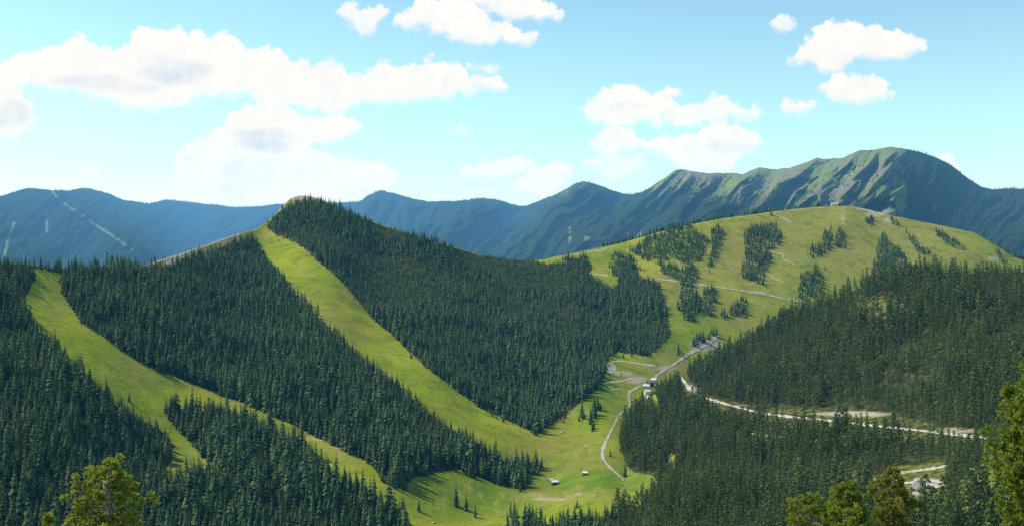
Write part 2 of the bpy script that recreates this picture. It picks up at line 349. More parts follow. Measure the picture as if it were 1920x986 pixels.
GROUND = ground_mat(); MOUNT = mountain_mat()
ROAD = gravel_mat('pale_road_gravel', (.44, .40, .34), (.54, .50, .43))
TRACK = gravel_mat('track_gravel', (.36, .32, .25), (.46, .41, .33))
GREYTRACK = gravel_mat('grey_gravel', (.37, .33, .26), (.46, .42, .34))
CHALK = gravel_mat('pale_trodden_path', (.36, .36, .24), (.46, .44, .33))
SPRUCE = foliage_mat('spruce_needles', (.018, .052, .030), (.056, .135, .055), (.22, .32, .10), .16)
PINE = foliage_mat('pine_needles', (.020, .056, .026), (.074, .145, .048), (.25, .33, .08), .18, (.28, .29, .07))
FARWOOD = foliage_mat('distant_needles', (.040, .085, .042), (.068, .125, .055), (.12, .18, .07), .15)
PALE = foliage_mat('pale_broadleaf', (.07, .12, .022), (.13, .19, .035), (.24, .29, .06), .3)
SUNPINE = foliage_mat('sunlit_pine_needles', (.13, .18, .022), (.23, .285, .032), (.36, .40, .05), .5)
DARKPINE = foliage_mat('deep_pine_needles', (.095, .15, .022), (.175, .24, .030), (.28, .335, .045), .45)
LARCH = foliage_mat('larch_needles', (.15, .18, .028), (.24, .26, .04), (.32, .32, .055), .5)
BARK = bark_mat('spruce_bark', (.07, .05, .035), (.14, .10, .075))
GREYBARK = bark_mat('weathered_branch', (.22, .18, .15), (.42, .36, .31))
REDBARK = bark_mat('red_pine_bark', (.16, .07, .045), (.26, .13, .085))

# ------------------------------------------------------------------ terrain meshes
def slope_mesh(name, px0, px1, step, top, bottom, Yfn, mat, rows, back, attrs, front=None):
    px = np.arange(px0, px1 + .1, step); nc = len(px)
    t = np.linspace(0, 1, rows)
    tp = top(px)[None, :]; PX = np.repeat(px[None, :], rows, 0); PY = tp + (bottom - tp) * t[:, None]
    Y = Yfn(PX, PY); P = world(PX, PY, Y)
    blocks = []; zero = []
    for dy, dz in reversed(back):
        q = P[0].copy(); f = 1 + dy / q[:, 1]; q[:, 0] *= f; q[:, 1] *= f; q[:, 2] = P[0][:, 2] - dz; blocks.append(q[None])
    blocks.append(P)
    if front:
        for fy, dz in front:
            q = P[-1].copy(); q[:, 0] *= fy; q[:, 1] *= fy; q[:, 2] = P[-1][:, 2] - dz; blocks.append(q[None])
    V = np.concatenate(blocks, 0); nr = V.shape[0]
    idx = np.arange(nr * nc).reshape(nr, nc)
    fc = np.stack([idx[1:, :-1], idx[1:, 1:], idx[:-1, 1:], idx[:-1, :-1]], -1).reshape(-1, 4)
    me = mesh_np(name, V.reshape(-1, 3), fc, mat, True)
    nb = len(back); nf = len(front) if front else 0
    for an, fn in attrs.items():
        A = fn(PX, PY); A = np.concatenate([np.repeat(A[:1], nb, 0), A, np.repeat(A[-1:], nf, 0)], 0)
        fattr(me, an, A.ravel())
    o = obj(name, me); o['kind'] = 'structure'
    return o, PX, PY, P

def T_meadow(px, py):
    w = inany(px, py, T_WOODS).astype(float)
    g = inany(px, py, G_DOME).astype(float) * .35
    return 1 - np.maximum(w, g)
def T_dirt(px, py):
    d = 0
    for e in [(1192,712,34,12,.85),(1148,690,12,14,.8),(1170,700,40,10,.7),(1325,647,48,16,1.1),(1250,690,40,10,.7),(566,367,44,12,1.5),(590,372,30,8,1),(530,392,26,10,.8),(350,477,130,12,1),(300,490,60,9,1),(420,450,60,10,1),(440,442,30,8),(1098,835,8,3),(1180,935,9,4,.8),(1085,925,12,4,.7),(1030,935,80,7,.55),
              (1640,402,32,7,.9),(1667,412,18,8,.9),(1420,548,40,5,.7),(1860,485,25,8,.7),(60,508,20,5,.6),(1580,410,8,30,.55),(1500,495,40,8,.35),(1150,838,6,8,.5),(600,822,40,7,.7),(640,838,30,6,.6),(1315,525,60,8,.4),(1120,470,40,4,.7),(1450,398,80,3,.5)]:
        d = np.maximum(d, ell(px, py, *e[:4]) * (e[4] if len(e) > 4 else 1))
    return d
def T_lush_shade(px, py):
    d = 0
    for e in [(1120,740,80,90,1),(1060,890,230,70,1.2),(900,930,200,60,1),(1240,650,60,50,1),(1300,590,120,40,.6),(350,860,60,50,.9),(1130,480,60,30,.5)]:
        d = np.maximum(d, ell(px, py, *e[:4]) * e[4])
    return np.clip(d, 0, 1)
def T_dry(px, py):
    d = 0
    for e in [(1600,450,400,140,1),(1400,480,260,140,.8),(1240,690,90,30,.9),(100,560,60,40,.6),(290,690,130,60,.7),(1000,850,90,20,.5),(1060,930,150,16,.9),(640,840,70,40,.8),(1320,530,120,30,.6)]:
        d = np.maximum(d, ell(px, py, *e[:4]) * e[4])
    return np.clip(d, 0, 1)
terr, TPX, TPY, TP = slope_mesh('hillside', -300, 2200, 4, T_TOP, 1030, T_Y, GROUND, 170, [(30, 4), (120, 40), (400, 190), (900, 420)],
    dict(meadow=T_meadow, dirt=T_dirt, lush_shade=T_lush_shade, dry=T_dry), front=[(.9, 6), (.75, 25), (.5, 60)])
def S_meadow(px, py):
    road = inpoly(px, py, O_SPUR[0])
    return np.where(road, .42, np.where(inany(px, py, O_SPUR), np.where(px > 1400, .46, .8), 0.22 + .30 * (1 - spur_density(px, py))))
def S_dirt(px, py):
    d = 0
    for e in [(1600,776,130,9,.8),(1400,760,60,5,.5),(1800,806,70,10,.7),(1740,905,45,14,.9),(1655,588,70,24,.45),(1300,728,22,16,.7),(1260,866,10,18,.7),(1216,735,16,22,1),(1640,896,50,8,.7),(1560,925,70,12,.5)]:
        d = np.maximum(d, ell(px, py, *e[:4]) * e[4])
    return d
def S_lush_shade(px, py): return ell(px, py, 1200, 900, 130, 70)
def S_dry(px, py): return np.clip(ell(px, py, 1680, 580, 150, 60) + inpoly(px, py, O_SPUR[0]) * 1.0 + ell(px, py, 1720, 890, 160, 60) + .2, 0, 1)
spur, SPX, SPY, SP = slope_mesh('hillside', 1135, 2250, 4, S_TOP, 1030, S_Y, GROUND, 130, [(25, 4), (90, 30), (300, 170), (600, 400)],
    dict(meadow=S_meadow, dirt=S_dirt, lush_shade=S_lush_shade, dry=S_dry), front=[(.9, 6), (.75, 25), (.5, 60)])
def M_grassy(px, py):
    t = M_top(px); d = py - t
    pw = px - np.clip((py - 275) * .12, 0, 20) + 14 * fbm(px / 22, py / 18, 63, 3)
    a = np.interp(pw, [880, 905, 960, 1010, 1060, 1120, 1180, 1215, 1300, 1450, 1600, 1665, 1690, 1705, 2400], [0, .5, .25, .5, .55, .4, .1, .8, .85, .95, 1, 1, .75, .1, 0])
    depth = np.interp(px, [880, 1000, 1100, 1210, 1300, 1450, 1600, 1680, 1700], [25, 30, 30, 40, 75, 105, 140, 150, 60])
    ra, rb = ribs(px, py)
    g = a * np.clip(1.25 - d / depth, 0, 1) * (.30 + .80 * ra)
    for e in [(1068,440,7,34,.6),(1100,447,14,12,.6),(1190,440,50,12,.6),(1690,370,20,60,.8)]:
        g = np.maximum(g, ell(px, py, *e[:4]) * e[4])
    return np.clip(g, 0, 1)
M_CUTS = [[(98,360),(112,376),(136,392),(165,412),(195,432),(222,450),(252,472)], [(87,394),(88,436)], [(26,418),(14,452),(8,480)]]
def M_dirt(px, py):
    d = ell(px, py, 1666, 398, 22, 16)
    for i, c in enumerate(M_CUTS):
        d = np.maximum(d, np.clip(1.5 - pline_d(px, py, c) / (3.6 if i == 0 else 3.4), 0, 1) * (.56 if i == 0 else .62))
    return d
mtn, MPX, MPY, MP = slope_mesh('mountain_range', -520, 2450, 3, M_top, 640, M_Y, MOUNT, 120, [(150, 30), (700, 350), (1500, 800)],
    dict(grassy=M_grassy, rib=lambda a, b: ribs(a, b)[0], dirt=M_dirt))
# the slope the photographer stands on
def cam_z(x, y):
    return -1.75 - 0.43 * y - 0.0 * x + 0.5 * fbm(np.asarray(x) / 14, np.asarray(y) / 14, 91, 4) * np.clip(np.asarray(y) / 20, 0, 1)
gx = np.linspace(-420, 420, 141); gy = np.concatenate([np.linspace(-60, 0, 13)[:-1], np.linspace(0, 560, 113)])
GX, GY = np.meshgrid(gx, gy); GZ = np.where(GY < 0, -1.75, cam_z(GX, np.maximum(GY, 0)))
idx = np.arange(GX.size).reshape(GX.shape)
me = mesh_np('lookout_slope', np.stack([GX, GY, GZ], -1).reshape(-1, 3), np.stack([idx[:-1, :-1], idx[:-1, 1:], idx[1:, 1:], idx[1:, :-1]], -1).reshape(-1, 4), GROUND, True)
for an, v in (('meadow', .6), ('dirt', .1), ('lush_shade', 0), ('dry', .6)): fattr(me, an, np.full(GX.size, v))
obj('hillside', me)['kind'] = 'structure'
# the land beneath everything, out to the horizon
bm_me = mesh_np('ground', [(-30000, -20000, -430), (30000, -20000, -430), (30000, 40000, -430), (-30000, 40000, -430)], [(0, 1, 2, 3)], GROUND)
obj('ground', bm_me)['kind'] = 'structure'

# ------------------------------------------------------------------ tracks draped on the land
def drape(name, Yfn, pts, wpx, mat, lift=.35, n=None, ww=None):
    p = np.array(pts, float); seg = np.hypot(*(p[1:] - p[:-1]).T); s = np.concatenate([[0], np.cumsum(seg)])
    n = n or max(6, int(s[-1] / 2.0)); u = np.linspace(0, s[-1], n)
    x = np.interp(u, s, p[:, 0]); y = np.interp(u, s, p[:, 1])
    for _ in range(3):
        x[1:-1] = (x[:-2] + 2 * x[1:-1] + x[2:]) / 4; y[1:-1] = (y[:-2] + 2 * y[1:-1] + y[2:]) / 4
    tx = np.gradient(x); ty = np.gradient(y); L = np.hypot(tx, ty) + 1e-9; nx, ny = -ty / L, tx / L
    w = (np.interp(u, s, ww) if ww else np.full(n, wpx)) * (1 + .75 * fbm(u / 6.0, u * 0, 7, 3)) / 2
    rows = []
    for k in (-1, -.4, .4, 1):
        X = x + nx * w * k; Yp = y + ny * w * k; D = Yfn(X, Yp) - lift * 2.2
        rows.append(world(X, Yp, D) + np.array([0, 0, lift * .35]))
    V = np.stack(rows, 1); idx = np.arange(n * 4).reshape(n, 4)
    fc = np.stack([idx[:-1, :-1], idx[1:, :-1], idx[1:, 1:], idx[:-1, 1:]], -1).reshape(-1, 4)
    o = obj(name, mesh_np(name, V.reshape(-1, 3), fc, mat, True)); o['kind'] = 'structure'; return o
drape('road', S_Y, [(1277,706),(1283,716),(1292,728),(1305,739),(1330,748),(1360,757),(1400,768),(1440,776),(1480,781),(1530,786),(1580,791),(1640,798),(1700,804),(1760,811),(1850,821),(1960,834)], 5, ROAD, .5, ww=[3,5,5.5,4,3.4,3.6,4,4,4,4.2,4.5,4.2,4,4,4,4])
drape('path', S_Y, [(1380,808),(1400,812),(1440,816),(1500,822),(1560,826)], 2.4, ROAD, .4)
drape('road', S_Y, [(1668,893),(1690,886),(1720,882),(1750,878),(1775,873)], 4, CHALK, .4)
drape('road', S_Y, [(1688,906),(1712,904),(1732,903),(1752,901),(1768,904),(1770,910),(1750,913),(1728,911)], 3.6, ROAD, .45)
drape('road', S_Y, [(1838,872),(1860,867),(1900,863)], 3.5, ROAD, .4)
drape('path', T_Y, [(1348,628),(1330,642),(1312,652),(1290,664),(1262,684),(1236,700),(1222,714)], 8, GREYTRACK, .5, ww=[7,9,8,5,4,5,7])
drape('path', T_Y, [(1202,722),(1192,728),(1180,734),(1178,745),(1182,756),(1180,764)], 4.5, TRACK, .4)
drape('path', T_Y, [(1172,768),(1160,778),(1152,795),(1142,815),(1134,832),(1129,845),(1130,858),(1138,870),(1150,882),(1162,892),(1170,900)], 4, TRACK, .4, ww=[3,3,4,4.5,5,5.5,5,4,3,3,3])
drape('path', T_Y, [(1138,684),(1148,678),(1160,676),(1180,679),(1205,683),(1230,686)], 2.6, CHALK, .4)
drape('path', T_Y, [(1138,684),(1140,694),(1148,700)], 6, CHALK, .4)
drape('path', T_Y, [(1133,718),(1150,716),(1168,714),(1184,709)], 3.2, CHALK, .4)
drape('path', T_Y, [(1140,724),(1150,730),(1163,729)], 2, CHALK, .4)
drape('path', T_Y, [(1108,513),(1124,515),(1140,517)], 2.2, TRACK, .4)
drape('path', T_Y, [(1232,523),(1260,526),(1300,532),(1340,537),(1380,543),(1415,548),(1450,555),(1480,562),(1515,568)], 2.1, TRACK, .4)
for zz in ([(1452,402),(1462,406),(1474,412),(1484,418)], [(1392,460),(1395,464),(1401,466),(1425,468),(1446,472),(1458,475),(1470,477),(1467,482),(1468,487),(1480,491),(1492,497)], [(1436,516),(1450,520),(1462,526),(1471,530)]):
    drape('path', T_Y, zz, 1.7, CHALK, .4)
drape('path', T_Y, [(1606,391),(1625,394),(1645,400),(1660,403)], 2.2, TRACK, .4)
drape('path', T_Y, [(1480,395),(1500,393.5),(1520,391.5),(1545,389.5)], 1.2, TRACK, .4)
drape('path', T_Y, [(255,503),(300,490),(350,474),(400,457),(436,444)], 3.4, TRACK, .4)
drape('path', T_Y, [(1036,472+14),(1070,481),(1110,472),(1150,463)], 1.2, TRACK, .4)

# ------------------------------------------------------------------ trees
def tube(pts, rad, sides=6):
    V = []; Fc = []; up = Vector((0, 0, 1)); prev = None
    for i, (p, r) in enumerate(zip(pts, rad)):
        p = Vector(p); d = (Vector(pts[min(i + 1, len(pts) - 1)]) - Vector(pts[max(i - 1, 0)])).normalized()
        a = d.cross(Vector((0.31, .95, .1)) if abs(d.y) < .9 else Vector((1, 0, 0))).normalized(); b = d.cross(a)
        for k in range(sides):
            an = 2 * math.pi * k / sides; V.append(tuple(p + a * math.cos(an) * r + b * math.sin(an) * r))
        if i:
            o = (i - 1) * sides
            for k in range(sides): Fc.append((o + k, o + (k + 1) % sides, o + sides + (k + 1) % sides, o + sides + k))
    return V, Fc
class MB:
    def __init__(s): s.v = []; s.f = []; s.tip = []; s.var = []
    def add(s, V, Fc, tip=None, var=0.):
        o = len(s.v); s.v += list(V); s.f += [tuple(i + o for i in f) for f in Fc]
        s.tip += list(tip) if tip is not None else [1.] * len(V); s.var += [var] * len(V)
    def mesh(s, name, mat, attrs=True):
        me = mesh_np(name, s.v, s.f, mat)
        if attrs: fattr(me, 'tip', s.tip); fattr(me, 'var', s.var)
        return me
def spruce_meshes(seed, H=20., W=3.1, whorls=17, per=9, mat=SPRUCE, bare=.06, name='spruce'):
    rd = random.Random(seed); b = MB()
    lean = (rd.uniform(-.3, .3), rd.uniform(-.3, .3))
    for i in range(whorls):
        t = i / (whorls - 1); z = H * (bare + (1 - bare) * (t ** .9)) * .985
        rr = W * (1 - t) ** .82 * (1 - .25 * math.exp(-t * 14)) + .12
        n = max(4, int(per * (1 - .45 * t))); ph = rd.random() * 6.28
        for k in range(n):
            if rd.random() < .07: continue
            a = ph + 6.283 * k / n + rd.uniform(-.3, .3); r = rr * rd.uniform(.62, 1.18)
            droop = r * rd.uniform(.5, 1.05); w = max(.3, r * rd.uniform(.30, .48)); ca, sa = math.cos(a), math.sin(a)
            zz = z + rd.uniform(-.35, .35); cx, cy = lean[0] * t, lean[1] * t
            def P(rad, side, dz): return (cx + ca * rad - sa * side, cy + sa * rad + ca * side, zz + dz)
            V = [P(0, 0, .25), P(r * .55, -w, -droop * .55), P(r * .55, 0, -droop * .34), P(r * .55, w, -droop * .55), P(r, 0, -droop)]
            b.add(V, [(0, 1, 2), (0, 2, 3), (1, 4, 2), (2, 4, 3)], [.0, .62, .55, .62, 1.], rd.random() * .8)
    b.add([(lean[0] - .1, lean[1], H * .95), (lean[0] + .1, lean[1], H * .95), (lean[0], lean[1], H * 1.03)], [(0, 1, 2)], [1, 1, 1], .5)
    crown = b.mesh(name + '_crown', mat)
    V, Fc = tube([(0, 0, -1.), (lean[0] * .5, lean[1] * .5, H * .5), (lean[0], lean[1], H * .97)], [.28, .17, .03], 5)
    return mesh_np(name + '_trunk', V, Fc, BARK), crown
def pine_meshes(seed, H=15., W=3.0, clumps=30, mat=PINE, name='pine'):
    rd = random.Random(seed); b = MB(); base = rd.uniform(.14, .3)
    bend = [(0, 0, -1), (rd.uniform(-.3, .3), rd.uniform(-.3, .3), H * .4), (rd.uniform(-.5, .5), rd.uniform(-.5, .5), H * .93)]
    for i in range(clumps):
        t = (i + rd.random()) / clumps; z = H * (base + (1 - base) * t)
        prof = W * (1 - t ** 1.25) ** .9 * (.55 + .45 * min(1, t * 4)) + .25
        a = i * 2.4 + rd.uniform(-.5, .5); r = prof * rd.uniform(.25, .9); c = Vector((math.cos(a) * r + bend[2][0] * t, math.sin(a) * r + bend[2][1] * t, z))
        cr = rd.uniform(.55, 1.0) * (1.15 - .45 * t) * W / 2.6; v = rd.random()
        for j in range(20):
            d = Vector((rd.gauss(0, 1), rd.gauss(0, 1), rd.gauss(0, .75))).normalized(); q = c + Vector((d.x, d.y, d.z * .7)) * cr * rd.uniform(.45, 1.)
            e = Vector((rd.gauss(0, 1), rd.gauss(0, 1), rd.gauss(0, 1))).normalized(); f = d.cross(e).normalized() * cr * .55; g = (f.normalized().cross(d) + d * rd.uniform(-.35, .35)) * cr * .62
            b.add([q - f * .6, q + f * .6, q + g], [(0, 1, 2)], [.35 + .4 * max(0, d.z), .35 + .4 * max(0, d.z), .75 + .25 * max(0, d.z)], v)  # upward leaves coloured lighter, as if lit from above
    crown = b.mesh(name + '_crown', mat)
    V, Fc = tube(bend, [.24, .17, .05], 5)
    return mesh_np(name + '_trunk', V, Fc, REDBARK if seed % 3 == 0 else BARK), crown

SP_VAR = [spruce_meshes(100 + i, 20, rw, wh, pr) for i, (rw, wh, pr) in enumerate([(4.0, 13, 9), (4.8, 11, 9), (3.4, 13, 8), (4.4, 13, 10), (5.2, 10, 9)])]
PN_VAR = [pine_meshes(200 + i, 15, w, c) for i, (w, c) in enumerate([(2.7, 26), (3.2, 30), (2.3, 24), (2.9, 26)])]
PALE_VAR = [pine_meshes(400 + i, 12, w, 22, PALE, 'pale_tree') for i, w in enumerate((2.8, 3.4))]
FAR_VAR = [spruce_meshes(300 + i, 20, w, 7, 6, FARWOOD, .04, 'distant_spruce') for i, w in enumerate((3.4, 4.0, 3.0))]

def sample_quads(PX, PY, P, per_m2, dens, seed):
    rg = np.random.default_rng(seed)
    a = P[:-1, :-1]; b = P[:-1, 1:]; c = P[1:, 1:]; d = P[1:, :-1]
    ar = .5 * np.abs((c[..., 0] - a[..., 0]) * (d[..., 1] - b[..., 1]) - (c[..., 1] - a[..., 1]) * (d[..., 0] - b[..., 0]))
    n = rg.poisson(np.minimum(ar * per_m2, 400)); ii = np.repeat(np.arange(n.size), n.ravel())
    r, q = np.unravel_index(ii, n.shape); u = rg.random(len(ii)); v = rg.random(len(ii))
    def bil(A): return (A[r, q] * (1 - u) + A[r, q + 1] * u) * (1 - v) + (A[r + 1, q] * (1 - u) + A[r + 1, q + 1] * u) * v
    px, py = bil(PX), bil(PY); pos = np.stack([bil(P[..., k]) for k in range(3)], -1)
    keep = rg.random(len(ii)) < dens(px, py)
    return px[keep], py[keep], pos[keep], rg
def thin_close(pos, dmin):
    cell = {}; keep = np.ones(len(pos), bool)
    for i in range(len(pos)):
        k = (int(pos[i, 0] // dmin), int(pos[i, 1] // dmin)); ok = True
        for a in (-1, 0, 1):
            for b in (-1, 0, 1):
                for j in cell.get((k[0] + a, k[1] + b), ()):
                    if (pos[j, 0] - pos[i, 0]) ** 2 + (pos[j, 1] - pos[i, 1]) ** 2 < dmin * dmin: ok = False
        if ok: cell.setdefault(k, []).append(i)
        else: keep[i] = False
    return keep

def T_dens(px, py):
    jx = px + 9 * fbm(px / 11, py / 11, 201, 3); jy = py + 7 * fbm(px / 11, py / 11, 205, 3)
    d = inany(jx, jy, T_WOODS).astype(float)
    rim = np.zeros(np.shape(px), bool)
    for ox, oy in ((8, 0), (-8, 0), (0, 7), (0, -7)): rim |= inany(jx + ox, jy + oy, T_WOODS)
    d = np.maximum(d, rim * .09)
    d = np.maximum(d, inany(jx, jy, G_DOME) * 1.0)
    d = d * np.where(ell(px, py, 564, 371, 30, 7) > .1, .3, 1)
    d = d * (.62 + .38 * np.clip(vnoise(px / 16, py / 10, 55) * 1.6, 0, 1))
    d = np.where(inpoly(px, py, W_RIDGE) & (pline_d(px, py, [(270, 500), (340, 484), (440, 446)]) < 8), .1, d)
    hidden = (px > 1290) & (py > S_TOP(px) + 30)
    return np.where(hidden, 0, d)
px, py, pos, rg = sample_quads(TPX, TPY, TP, 1 / 20.0, T_dens, 5)
k = thin_close(pos, 3.9); px, py, pos = px[k], py[k], pos[k]
size = np.clip(rg.normal(.80, .25, len(px)), .28, 1.4)
size *= np.interp(pos[:, 1], [600, 1000, 1600, 2100, 2600], [1.06, 1.05, .98, .72, .78])
size *= np.where(inany(px, py, G_DOME), 1.05, .66 + .68 * np.clip(.5 + 1.5 * (vnoise(pos[:, 0] / 85, pos[:, 1] / 85, 12) - .5), 0, 1))
inside = inany(px, py, T_WOODS) | inany(px, py, G_DOME)
size = np.where(inside, size, size * rg.uniform(.25, .6, len(size)))
print('spruces', len(px))
# lines of spruces along the crest behind the meadow dome
rx, ry, rp, rs = [], [], [], []
for c in np.arange(1125, 1570, 3.1):
    if rg.random() < np.interp(c, [1125, 1440, 1480, 1570], [1, .9, .55, .1]):
        p0 = c + rg.uniform(-2, 2); q0 = float(T_TOP(p0)); Y = float(T_Y(np.array([p0]), np.array([q0]))[0]); f = 1 + 22 / Y; w = world(np.array([p0]), np.array([q0]), np.array([Y]))[0]
        rp.append((w[0] * f, w[1] * f, w[2] - 3.5)); rx.append(p0); ry.append(q0); rs.append(rg.uniform(.7, 1.25))
for c in np.arange(1870, 1990, 3.):
    p0 = c; q0 = float(T_TOP(p0)); Y = float(T_Y(np.array([p0]), np.array([q0]))[0]); f = 1 + 25 / Y; w = world(np.array([p0]), np.array([q0]), np.array([Y]))[0]
    rp.append((w[0] * f, w[1] * f, w[2] - 4)); rx.append(p0); ry.append(q0); rs.append(rg.uniform(.7, 1.25))
print('crest', len(rp), rp[20], T_TOP(rx[20]), world(np.array([rx[20]]),np.array([ry[20]]),T_Y(np.array([rx[20]]),np.array([ry[20]]))))
px = np.concatenate([px, rx]); py = np.concatenate([py, ry]); pos = np.concatenate([pos, np.array(rp)]); size = np.concatenate([size, rs])
# pines of the right-hand spur
qx, qy, qpos, rg2 = sample_quads(SPX, SPY, SP, 1 / 22.0, lambda a, b: spur_density(a, b) * (b > S_TOP(a) + .5), 6)
tpos = T_fn(qx, qy); ok = qpos[:, 1] < tpos * 1.01
qx, qy, qpos = qx[ok], qy[ok], qpos[ok]; k = thin_close(qpos, 4.0); qx, qy, qpos = qx[k], qy[k], qpos[k]
qsize = np.clip(rg2.normal(1.12, .32, len(qx)), .4, 1.8)
qsize *= .7 + .6 * np.clip(.5 + 1.5 * (vnoise(qpos[:, 0] / 70, qpos[:, 1] / 70, 13) - .5), 0, 1)
print('pines', len(qx))

def top_in_frame(px_, py_, pos_, s, H):
    tp = py_ - s * H * F / pos_[:, 1]
    return (px_ > 4) & (px_ < 1916) & (tp < 972) & (tp > 300)
BASE_NAMES = {}
GRP = {'spruce': 'spruces of the near woods', 'pine': 'pines of the near wooded spur'}
def plant(kind, var, p, s, rz, label, group):
    tm, cm = (SP_VAR if kind == 'spruce' else PN_VAR)[var]
    e = empty(kind + '_tree', p, rz, s); tag(e, label, kind + ' tree', group)
    obj('trunk', tm, e); obj('crown', cm, e); return e
used_T = np.zeros(len(px), bool); used_S = np.zeros(len(qx), bool)
def ground_T(a, b):
    Y = float(T_Y(np.array([a]), np.array([b]))[0]); return world(np.array([a]), np.array([b]), np.array([Y]))[0]
def ground_S(a, b):
    Y = float(S_Y(np.array([a]), np.array([b]))[0]); return world(np.array([a]), np.array([b]), np.array([Y]))[0]
# lone trees one can point at
LONE = [
 (785,958,26,1,'slim lone spruce at the corner of the lower meadow below the middle wood'),
 (855,948,44,0,'tallest spruce of the group of three on the lower meadow'),
 (874,956,32,3,'broad middle spruce of the group of three on the lower meadow'),
 (891,969,28,2,'smallest spruce of the group of three on the lower meadow'),
 (811,946,9,2,'tiny young spruce alone on the lower meadow grass'),
 (957,968,32,2,'shorter of two narrow spruces side by side at the valley floor'),
 (965,970,37,2,'taller of two narrow spruces side by side at the valley floor'),
 (1082,952,20,1,'small spruce standing before the valley floor woods, close to a pale stone'),
 (1144,855,15,4,'small dark spruce beside the curve of the gravel track'),
 (1172,893,28,4,'dark spruce between the gravel track and the tip of the wooded spur'),
 (990,884,40,1,'pointed spruce at the tip of the middle wood above the meadow'),
 (1001,888,24,3,'bushy low spruce at the tip of the middle wood above the meadow'),
 (1009,891,22,0,'last small spruce beyond the tip of the middle wood'),
 (886,895,18,2,'slim spruce alone in the notch of the middle wood edge'),
 (760,918,28,3,'spruce pair member at the lower corner of the middle wood'),
 (1002,806,22,3,'lone spruce at the lowest point of the wood right of the ski run'),
 (1200,507,15,2,'single small spruce on the meadow beside the shoulder grove'),
 (1446,404,17,1,'single round spruce at the crest of the meadow dome'),
 (1547,506,13,2,'single small spruce in the middle of the meadow dome'),
 (1330,511,13,2,'lowest spruce of the thin column on the meadow dome'),
 (1164,704,9,3,'small bush-like spruce above the earth bank by the farm tracks'),
 (1154,726,7,3,'little spruce inside the loop of track by the earth bank'),
 (358,712,10,3,'dark young spruce at the upper edge of the lower left ski run'),
 (242,752,20,1,'pointed spruce sticking out over the lower left ski run'),
]
for a, b, hp, v, lab in LONE:
    w = ground_T(a, b); s = hp * w[1] / F / 20.0
    if (a, b) == (1446, 404): GLONE = w
    plant('spruce', v, w, s, random.random() * 6, lab, None)
def where_T(a, b):
    if b > 895 or inpoly(np.array([a]), np.array([b]), W_FRONT)[0]:
        if a < 140: return 'dark spruce in the front wood at the foot of the picture, before the sunlit pine', 'spruces of the front wood beside the sunlit pine'
        if a < 320: return 'dark spruce in the front wood right behind the sunlit pine', 'spruces behind the sunlit pine'
        if a < 480: return 'dark spruce in the front wood below the small triangular meadow', 'spruces below the triangular meadow'
        if a < 900: return 'dark spruce in the front wood between the triangular meadow and lower meadow', 'spruces of the front wood by the lower meadow'
        return 'dark spruce in the strip of woods at the near edge of the valley floor', 'spruces at the near edge of the valley floor'
    if a < 335: return 'dark spruce in the wood on the far left of the lower ski run', 'spruces left of the lower ski run'
    return 'dark spruce in the front wood between the triangular meadow and lower meadow', 'spruces of the front wood by the lower meadow'
cand = np.where(top_in_frame(px, py, pos, size, 20))[0]
cand = cand[np.argsort(-(size[cand] / pos[cand, 1]))]
# nearest first: keep those whose upper half is not behind a bigger chosen one
occ = np.zeros((1000, 1930), bool); nsel = 0
order = cand[np.argsort(pos[cand, 1])]
for i in order:
    if nsel >= 272: break
    hpx = size[i] * 20 * F / pos[i, 1]
    if hpx < 24: continue
    x0 = int(px[i] - hpx * .13); x1 = int(px[i] + hpx * .13) + 1; y0 = int(py[i] - hpx); y1 = min(int(py[i]), 985)
    x0 = max(x0, 0)
    if y1 <= y0 or x1 <= x0: continue
    reg = occ[max(y0, 0):max(y1, 1), x0:x1]
    if reg.size == 0 or reg.mean() > .45:
        occ[max(y0, 0):y1, x0:x1] = True; continue
    if 130 < px[i] < 285 and y0 > 880: continue
    reg[:] = True
    lab, g = where_T(px[i], py[i])
    plant('spruce', int(rg.integers(0, 5)), pos[i], size[i], rg.random() * 6.28, lab, g); used_T[i] = True; nsel += 1
print('single spruces', nsel)
def where_S(a, b):
    if a < 1200: return 'green pine in the near strip of trees below the end of the gravel track', 'pines below the end of the gravel track'
    if a < 1440: return 'green pine in the shaded foot of the wooded spur, below the hillside road', 'pines at the shaded foot of the spur'
    if a < 1690: return 'green pine in the near wood behind the bushy pines at the picture foot', 'pines behind the bushy pines'
    return 'green pine in the near wood below the big roof and the loop road', 'pines below the big roof'
cand = np.where(top_in_frame(qx, qy, qpos, qsize, 15))[0]
occ[:] = False; nsel = 0
for i in cand[np.argsort(qpos[cand, 1])]:
    if nsel >= 285: break
    hpx = qsize[i] * 15 * F / qpos[i, 1]
    if hpx < 20 or (qx[i] > 1868): continue
    x0 = max(int(qx[i] - hpx * .17), 0); x1 = int(qx[i] + hpx * .17) + 1; y0 = int(qy[i] - hpx); y1 = min(int(qy[i]), 985)
    if y1 <= y0: continue
    reg = occ[max(y0, 0):y1, x0:x1]
    if reg.mean() > .45:
        reg[:] = True; continue
    reg[:] = True
    lab, g = where_S(qx[i], qy[i])
    plant('pine', int(rg2.integers(0, 4)), qpos[i], qsize[i], rg2.random() * 6.28, lab, g); used_S[i] = True; nsel += 1
print('single pines', nsel)

